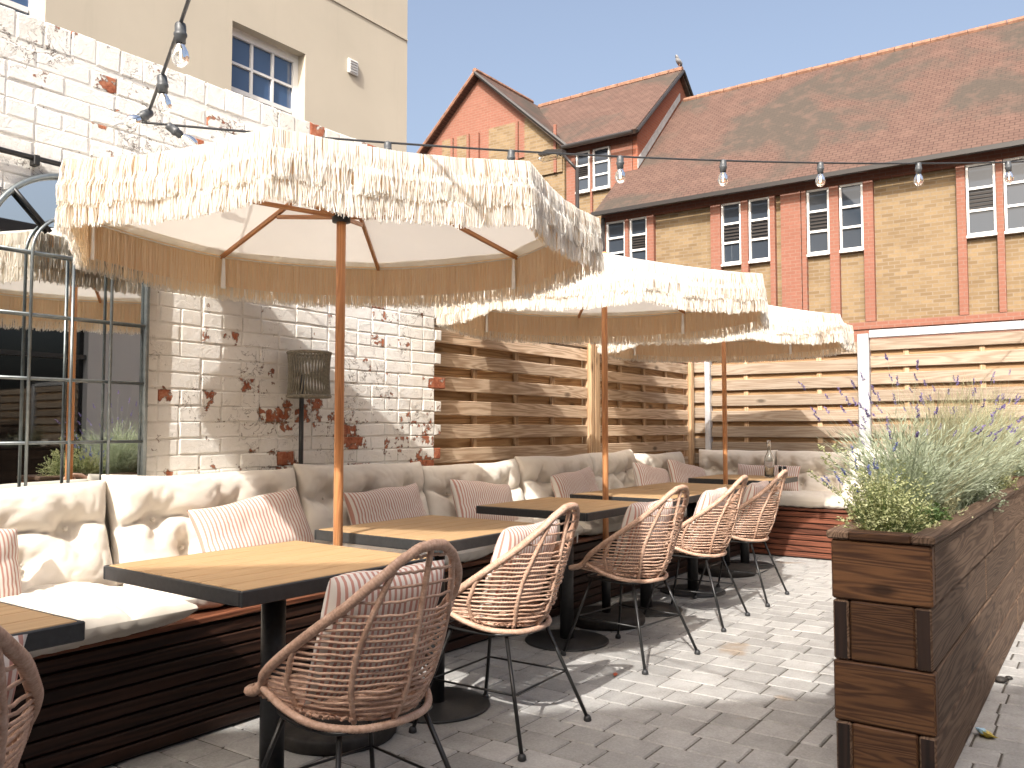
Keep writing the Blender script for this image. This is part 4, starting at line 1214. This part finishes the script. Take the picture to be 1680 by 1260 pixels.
# ---- floor lamp with the rope shade, standing behind the bench cushions
fl = thing('floor_lamp', 'floor lamp with woven grey rope shade in front of the white brick wall', 'lamp', (2.965, 3.452, 0))
q = MB(); q.tube([(0, 0, .452), (0, 0, 1.45)], .0125, 10); q.build('stem', MAT['black'], fl, True)
q = MB(); q.lathe([(.045, .453), (.045, .462), (.02, .468)], 20); q.build('foot', MAT['black'], fl, True)
sh = MB(); nst = 40; r1, z1_, z2_ = .108, 1.335, 1.56
for k in range(nst):
    a = 2 * math.pi * k / nst; d = .11
    pts = []
    for f in (0, .25, .5, .75, 1):
        rr_ = r1 * (1 - .07 * math.sin(math.pi * f)); aa = a + (d if f <= .5 else d) * (1 - abs(2 * f - 1)) 
        pts.append((rr_ * math.cos(aa), rr_ * math.sin(aa) - .055, lerp(z1_, z2_, f)))
    sh.tube(pts, .0046, 5, caps=False)
so_ = tag(sh.build('rope_shade', MAT['rope'], fl, True), kind='stuff')
for zz in (z1_, z2_):
    q = MB(); q.tube([(r1 * math.cos(a), r1 * math.sin(a) - .055, zz) for a in np.linspace(0, 2 * math.pi, 41)[:-1]], .0085, 8, closed=True); q.build('shade_ring', MAT['rope'], fl, True)
q = MB()
for k in range(3):
    a = k * 2.094; q.tube([(0, 0, 1.35), (r1 * math.cos(a), r1 * math.sin(a) - .055, z1_)], .003, 5)
q.build('spider', MAT['black'], fl)
q = MB(); q.lathe([(.001, 1.45), (.018, 1.455), (.024, 1.48), (.018, 1.505), (.001, 1.512)], 12, (0, -.04, 0)); q.build('bulb', MAT['strap'], fl, True)

# ---- string lights
def bulb_parts(root, p, d, scale=1.0):
    """socket, glass and filament hanging along d from p"""
    d = Vector(d).normalized(); rot = Vector((0, 0, -1)).rotation_difference(d).to_euler()
    def sub(name, prof, mat, par, n=12):
        q = MB(); q.lathe([(r_ * scale, -z_ * scale) for r_, z_ in prof], n); return q.build(name, MAT[mat], par, True, loc=p if par is root else None, rot=rot if par is root else None)
    s = sub('socket', [(.012, -.012), (.017, -.008), (.019, .0), (.019, .022), (.022, .024), (.022, .034), (.018, .04), (.018, .058)], 'dark_socket', root)
    g_ = sub('bulb_glass', [(.0135, .056), (.016, .066), (.026, .084), (.0295, .104), (.025, .124), (.013, .136), (.002, .139)], 'glass', s)
    f_ = sub('filament', [(.004, .062), (.0045, .07), (.0045, .112), (.002, .114)], 'filament', s, 6)
def cable(P0, P1, sag, n=40):
    P0, P1 = np.array(P0), np.array(P1); out = []
    for t in np.linspace(0, 1, n):
        p = P0 * (1 - t) + P1 * t; p[2] -= sag * 4 * t * (1 - t); out.append(p)
    return out
s1 = thing('string_lights', 'black festoon cable with bare bulbs strung across the terrace above the parasols', 'string lights', (0, 0, 0))
A_, B_ = (1.985, 3.44, 2.50), (8.0, -.35, 3.24)
cb1 = cable(A_, B_, .12, 60)
q = MB(); q.tube(cb1, .0055, 7); q.build('cable', MAT['rubber'], s1, True)
q = MB(); q.tube([(1.955, 3.525, 2.49), (1.955, 3.46, 2.49), (1.985, 3.44, 2.50)], .005, 6); q.tube([(1.985 + .016 * math.cos(a), 3.44, 2.50 + .016 * math.sin(a)) for a in np.linspace(0, 6.28, 14)[:-1]], .003, 5, closed=True); q.build('wall_hook', MAT['galv'], s1)
def at_t(t): return cb1[0] * 1.0 if t <= 0 else np.array([np.interp(t, np.linspace(0, 1, 60), np.array(cb1)[:, k]) for k in range(3)])
BT = [.022, .16, .251, .341, .436, .536, .649, .765, .89]
for i, t in enumerate(BT):
    p = at_t(t); dr = (.55, -.2, -.35) if i == 0 else (rq.uniform(-.06, .06), rq.uniform(-.06, .06), -1)
    bulb_parts(s1, (p[0], p[1], p[2] - .008), dr)
s2 = thing('string_lights', 'festoon cable with lit bulbs dropping steeply to the hook on the white wall', 'string lights', (0, 0, 0))
A2, B2 = (2.03, 3.40, 2.505), (-1.35, -4.0, 3.85)
cb2 = cable(A2, B2, .28, 70)
q = MB(); q.tube(cb2, .0065, 7); q.build('cable', MAT['rubber'], s2, True)
for i, t in enumerate((.016, .062, .115, .18, .245)):
    p = np.array([np.interp(t, np.linspace(0, 1, 70), np.array(cb2)[:, k]) for k in range(3)])
    bulb_parts(s2, (p[0], p[1], p[2] - .01), ((-.75, -.1, -.6), (.1, .0, -1), (.05, .05, -1), (0, 0, -1), (0, 0, -1))[i])

# ---- timber planters
def planter(label, loc, L, W=.305, H=.80):
    t = thing('planter', label, 'planter', loc); n = 4; ch = H / n; th = .05
    for k in range(n):
        z0, z1 = .0 + k * ch + .002, (k + 1) * ch - .002
        endfull = k % 2 == 1
        xs = [0, 1.35 + .3 * (k % 2), 2.7, L] if L > 2.5 else [0, L]
        for s in (0, 1):
            ya, yb = (0, th) if s == 0 else (W - th, W)
            for i in range(len(xs) - 1):
                xa = xs[i] + ((th + .001) if (i == 0 and endfull) else 0); xb = xs[i + 1] - ((th + .001) if (i == len(xs) - 2 and endfull) else .003)
                jy = rq.uniform(-.003, .003)
                q = MB(); cx, cy = (xa + xb) / 2, (ya + yb) / 2; q.cbox(xa - cx, xb - cx, ya - cy, yb - cy, z0, z1, .006); q.build('side_board', MAT['plant_x'], t, loc=(cx, cy + jy, 0))
                if not endfull and i == 0:
                    q = MB(); q.box(-.0015, .0, ya - cy + .006, yb - cy - .006, z0 + .006, z1 - .006); q.build('end_grain', MAT['plant_end'], t, loc=(xa - .0003, cy + jy, 0))
        for e in (0, 1):
            xa = 0 if e == 0 else L - th
            ya, yb = (-.002, W + .002) if endfull else (th + .003, W - th - .003)
            q = MB(); q.cbox(-th / 2, th / 2, ya - W / 2, yb - W / 2, z0, z1, .006); q.build('end_board', MAT['plant_y'], t, loc=(xa + th / 2 + (rq.uniform(-.003, .001) if e == 0 else 0) , W / 2, 0))
    cw_ = .07
    q = MB(); q.cbox(-.015, L + .015, -.014, cw_ - .014, H, H + .03, .006); q.build('cap_board', MAT['plant_x'], t)
    q = MB(); q.cbox(-.015, L + .015, W - cw_ + .014, W + .014, H, H + .03, .006); q.build('cap_board', MAT['plant_x'], t)
    q = MB(); q.cbox(-.035, .035, -W / 2 + cw_ - .013, W / 2 - cw_ + .013, 0, .0295, .005); q.build('cap_board', MAT['plant_y'], t, loc=(.021, W / 2, H))
    q = MB(); q.box(th + .001, L - th - .001, th + .004, W - th - .004, .02, H - .03); q.build('soil', MAT['soil'], t)
    return t
PX, PY, PL = 2.975, .487, 4.0
planter('long dark stained timber planter full of lavender and herbs beside the chairs', (PX, PY, 0), PL)
planter('second dark timber planter standing against the end of the long one', (PX + PL + .01, PY - .07, 0), 1.25)

# ---- planting
def ribbon(V, F, pts, w, tn):
    o = len(V)
    for i, p in enumerate(pts):
        ww = w * (1 - .75 * i / (len(pts) - 1)) if len(pts) > 1 else w
        V.append(p - tn * ww); V.append(p + tn * ww)
    for i in range(len(pts) - 1): F.append((o + 2 * i, o + 2 * i + 1, o + 2 * i + 3, o + 2 * i + 2))
def leafq(V, F, p, d, n, L, w):
    """a pointed leaf: four corners folded on the midrib"""
    o = len(V); s = np.cross(d, n); s /= max(np.linalg.norm(s), 1e-6)
    V += [p, p + d * L * .45 + s * w, p + d * L, p + d * L * .45 - s * w]; F.append((o, o + 1, o + 2, o + 3))
def rdir(r): 
    a = r.uniform(0, 6.283); return np.array((math.cos(a), math.sin(a), 0))
def unit(v): return v / max(np.linalg.norm(v), 1e-9)
def lavender(loc, h, spread, n, nflow, seed, label, flower='lav_flower', leafm='lav_leaf', dir_=None):
    r = np.random.RandomState(seed); t = thing('lavender_plant', label, 'plant', loc, 0, 'plants in the timber planter')
    V, F, LV, LF, FV, FF = [], [], [], [], [], []
    for i in range(n):
        d = rdir(r); out = spread * r.uniform(.05, 1) ** .7; H = h * r.uniform(.5, .95) * (1 - .25 * out / spread)
        b0 = rdir(r) * r.uniform(0, .05); tip = b0 + d * out + np.array((0, 0, H))
        if dir_ is not None: tip[:2] += np.array(dir_) * r.uniform(0, 1)
        ctl = b0 + d * out * .35 + np.array((0, 0, H * .62))
        pts = [b0 * (1 - f) ** 2 + 2 * f * (1 - f) * ctl + tip * f * f for f in np.linspace(0, 1, 6)]
        fl = i < nflow
        if fl:
            e = unit(pts[-1] - pts[-2]); pts.append(pts[-1] + e * h * r.uniform(.16, .36) + np.array((0, 0, h * .06)))
        tn = rdir(r); ribbon(V, F, pts, .0016, tn)
        for k in range(9):
            f = r.uniform(.12, .86); p = b0 * (1 - f) ** 2 + 2 * f * (1 - f) * ctl + tip * f * f
            dd = unit(unit(tip - ctl) + rdir(r) * r.uniform(.3, .75)); leafq(LV, LF, p, dd, unit(r.randn(3)), r.uniform(.028, .055), r.uniform(.0016, .003))
        if fl:
            e = unit(pts[-1] - pts[-2]); Ls = r.uniform(.028, .05)
            for k in range(26):
                f = k / 26; p = pts[-1] - e * Ls * (1 - f) * 1.0; dd = unit(rdir(r) + e * .7)
                leafq(FV, FF, p, dd, unit(r.randn(3)), r.uniform(.007, .011) * (1 - .4 * f), .0032)
    for nm, VV, FF_, mt in (('stems', V, F, leafm), ('leaves', LV, LF, leafm), ('flowers', FV, FF, flower)):
        if VV:
            q = MB(); q.add(VV, FF_); tag(q.build(nm, MAT[mt], t), kind='stuff')
    return t
def herb(loc, rx, ry, h, n, seed, label, mat='herb_leaf', size=.010, sprigs=(), lean=(0, 0)):
    r = np.random.RandomState(seed); t = thing('herb_plant', label, 'plant', loc, 0, 'plants in the timber planter')
    V, F, LV, LF = [], [], [], []
    def sprig(b0, tip, nl, s):
        ctl = (b0 + tip) / 2 + np.array((0, 0, .25 * np.linalg.norm(tip - b0))) * .4 + r.randn(3) * .008
        g_ = lambda f: b0 * (1 - f) ** 2 + 2 * f * (1 - f) * ctl + tip * f * f
        ribbon(V, F, [g_(f) for f in np.linspace(0, 1, 5)], .0014, rdir(r))
        for k in range(nl):
            f = 1 - .8 * r.uniform(0, 1) ** 1.4; p = g_(f); dd = unit(rdir(r) + unit(tip - b0) * r.uniform(.0, .7) + np.array((0, 0, r.uniform(-.2, .5))))
            nn = unit(np.array((0, 0, 1.0)) + r.randn(3) * .5); leafq(LV, LF, p, dd, nn, s * r.uniform(.6, 1.3), s * r.uniform(.28, .42))
    for i in range(n):
        th, ph = r.uniform(0, 6.283), math.acos(r.uniform(0, 1)); rad = r.uniform(.55, 1.05) * (1 + .18 * mnoise.noise(Vector((math.cos(th) * 2, math.sin(th) * 2, ph * 2 + seed))))
        tip = np.array((rx * math.sin(ph) * math.cos(th) * rad + lean[0] * r.uniform(0, 1), ry * math.sin(ph) * math.sin(th) * rad + lean[1] * r.uniform(0, 1), h * math.cos(ph) * rad))
        b0 = np.array((tip[0] * .35, tip[1] * .35, 0)); sprig(b0, tip, 15, size)
    for sp in sprigs:
        for _ in range(2): sprig(np.array((sp[0] * .2, sp[1] * .2, .05)), np.array(sp) + r.randn(3) * .008, 46, size * .95)
    q = MB(); q.add(V, F); tag(q.build('stems', MAT['dark_leaf'], t), kind='stuff')
    q = MB(); q.add(LV, LF); tag(q.build('leaves', MAT[mat], t), kind='stuff')
    return t
def grass(loc, h, spread, n, seed, label, mat='grass_leaf', w=.0013):
    r = np.random.RandomState(seed); t = thing('grass_plant', label, 'plant', loc, 0, 'plants in the timber planter')
    V, F = [], []
    for i in range(n):
        d = rdir(r); out = spread * r.uniform(.05, 1) ** .8; H = h * r.uniform(.45, 1); b0 = rdir(r) * r.uniform(0, .06)
        tip = b0 + d * out + np.array((0, 0, H * (1 - .35 * (out / spread) ** 2))); ctl = b0 + d * out * .2 + np.array((0, 0, H * .8))
        ribbon(V, F, [b0 * (1 - f) ** 2 + 2 * f * (1 - f) * ctl + tip * f * f for f in np.linspace(0, 1, 7)], w * r.uniform(.7, 1.4), rdir(r))
    q = MB(); q.add(V, F); tag(q.build('blades', MAT[mat], t), kind='stuff'); return t
SZ = .775; YM = PY + .16
herb((3.24, YM + .02, SZ), .25, .18, .29, 520, 401, 'pale green herb bush spilling at the end of the long planter', size=.012, sprigs=((-.16, .19, .33), (-.2, .21, .24), (-.09, .19, .30), (-.02, .16, .34)))
herb((3.50, YM - .06, SZ), .14, .10, .12, 130, 402, 'dark low leafy herb at the planter rim', 'dark_leaf', .016)
lavender((3.62, YM + .03, SZ), .56, .36, 520, 46, 403, 'lavender clump with purple flower spikes behind the pale herb bush')
lavender((3.36, YM + .10, SZ), .30, .15, 80, 16, 404, 'small blue flowered plant among the pale herbs', 'blue_flower', 'herb_leaf')
herb((3.80, YM - .02, SZ), .24, .15, .20, 280, 405, 'pale trailing herb below the lavender clump', 'grass_leaf', .013)
grass((4.12, YM, SZ), .66, .46, 700, 406, 'fine pale grass clump past the lavender')
lavender((4.45, YM - .02, SZ), .58, .34, 340, 26, 407, 'second lavender clump among pale grasses')
herb((4.70, YM - .05, SZ), .30, .17, .28, 300, 408, 'grey green herb mound in the middle of the long planter', 'lav_leaf', .015)
grass((4.95, YM, SZ), .70, .48, 700, 409, 'tall fine grass clump in the middle of the long planter')
lavender((5.35, YM, SZ), .60, .34, 300, 22, 410, 'third lavender clump near the planter middle')
herb((5.60, YM - .04, SZ), .28, .15, .25, 200, 411, 'olive herb mound in the far half of the planter', 'herb_leaf', .016)
grass((5.90, YM, SZ), .74, .48, 600, 412, 'tall wispy grass in the far half of the planter')
lavender((6.3, YM, SZ), .64, .36, 280, 20, 413, 'far lavender clump near the planter end')
grass((6.7, YM, SZ), .76, .48, 560, 414, 'wispy grass clump at the far planter end')
herb((7.5, YM - .07, SZ), .42, .16, .35, 300, 415, 'green shrub in the second planter', 'lav_leaf', .022)
grass((7.8, YM - .07, SZ), .60, .42, 300, 416, 'grass clump in the second planter')

# ---- small things
bt = thing('glass_bottle', 'clear glass water bottle standing on the corner table', 'bottle', (7.20, 2.42, TH + .0015))
q = MB(); q.lathe([(.002, .0), (.036, .001), (.040, .008), (.040, .15), (.036, .175), (.018, .215), (.0145, .235), (.0145, .285), (.0165, .287), (.0165, .298), (.013, .298), (.0115, .285), (.0115, .236), (.015, .214), (.033, .173), (.037, .149), (.037, .012), (.002, .008)], 28, cap=False); q.build('body', MAT['glass'], bt, True)
q = MB(); q.lathe([(.001, .29), (.011, .29), (.0125, .299), (.015, .302), (.015, .316), (.001, .318)], 16); q.build('stopper', MAT['glass'], bt, True)
gl_ = thing('drinking_glass', 'small clear tumbler beside the water bottle', 'glass', (7.27, 2.33, TH + .0015))
q = MB(); q.lathe([(.002, 0), (.029, .001), (.034, .095), (.0325, .095), (.027, .008), (.002, .007)], 24, cap=False); q.build('body', MAT['glass'], gl_, True)
pk = thing('crisp_packet', 'crumpled yellow and blue wrapper dropped at the foot of the planter', 'litter', (3.72, .43, .002))
def crumple(nm, mat, off, s, seed):
    me = pillow_mesh(.07 * s, .05 * s, .03, seed, (), ((-.5, .2, .5, -.2, .3),), res=.006, nscale=.8, sharp=.8); me.materials.append(MAT[mat])
    link(nm, me, pk, off, (R(20), R(10), R(30)))
crumple('wrapper', 'foil', (0, 0, .012), 1.0, 501); crumple('wrapper_end', 'foil_blue', (-.012, .02, .026), .6, 502)
for i, (x, y, s) in enumerate(((4.55, .465, .028), (4.62, .44, .018))):
    st = MB(); st.lathe([(.003, 0), (s * .7, .004), (s, s * .35), (s * .75, s * .8), (.003, s)], 9); o = st.build('pebble', MAT['base'], None, True, loc=(x, y, 0), rot=(0, 0, i))
    tag(o, 'larger dark pebble at the foot of the planter' if i == 0 else 'smaller dark pebble at the foot of the planter', 'pebble')
lf_ = MB(); lf_.add([(-.03, 0, .004), (-.005, .012, .009), (.03, .002, .005), (0, -.012, .008)], [(0, 1, 2, 3)]); lf_.add([(-.03, 0, .003), (-.005, .012, .008), (.03, .002, .004), (0, -.012, .007)], [(3, 2, 1, 0)])
o = lf_.build('fallen_leaf', MAT['red_leaf'], None, loc=(3.62, 1.97, .0), rot=(0, 0, .4)); tag(o, 'small red fallen leaf on the sunlit paving', 'leaf')
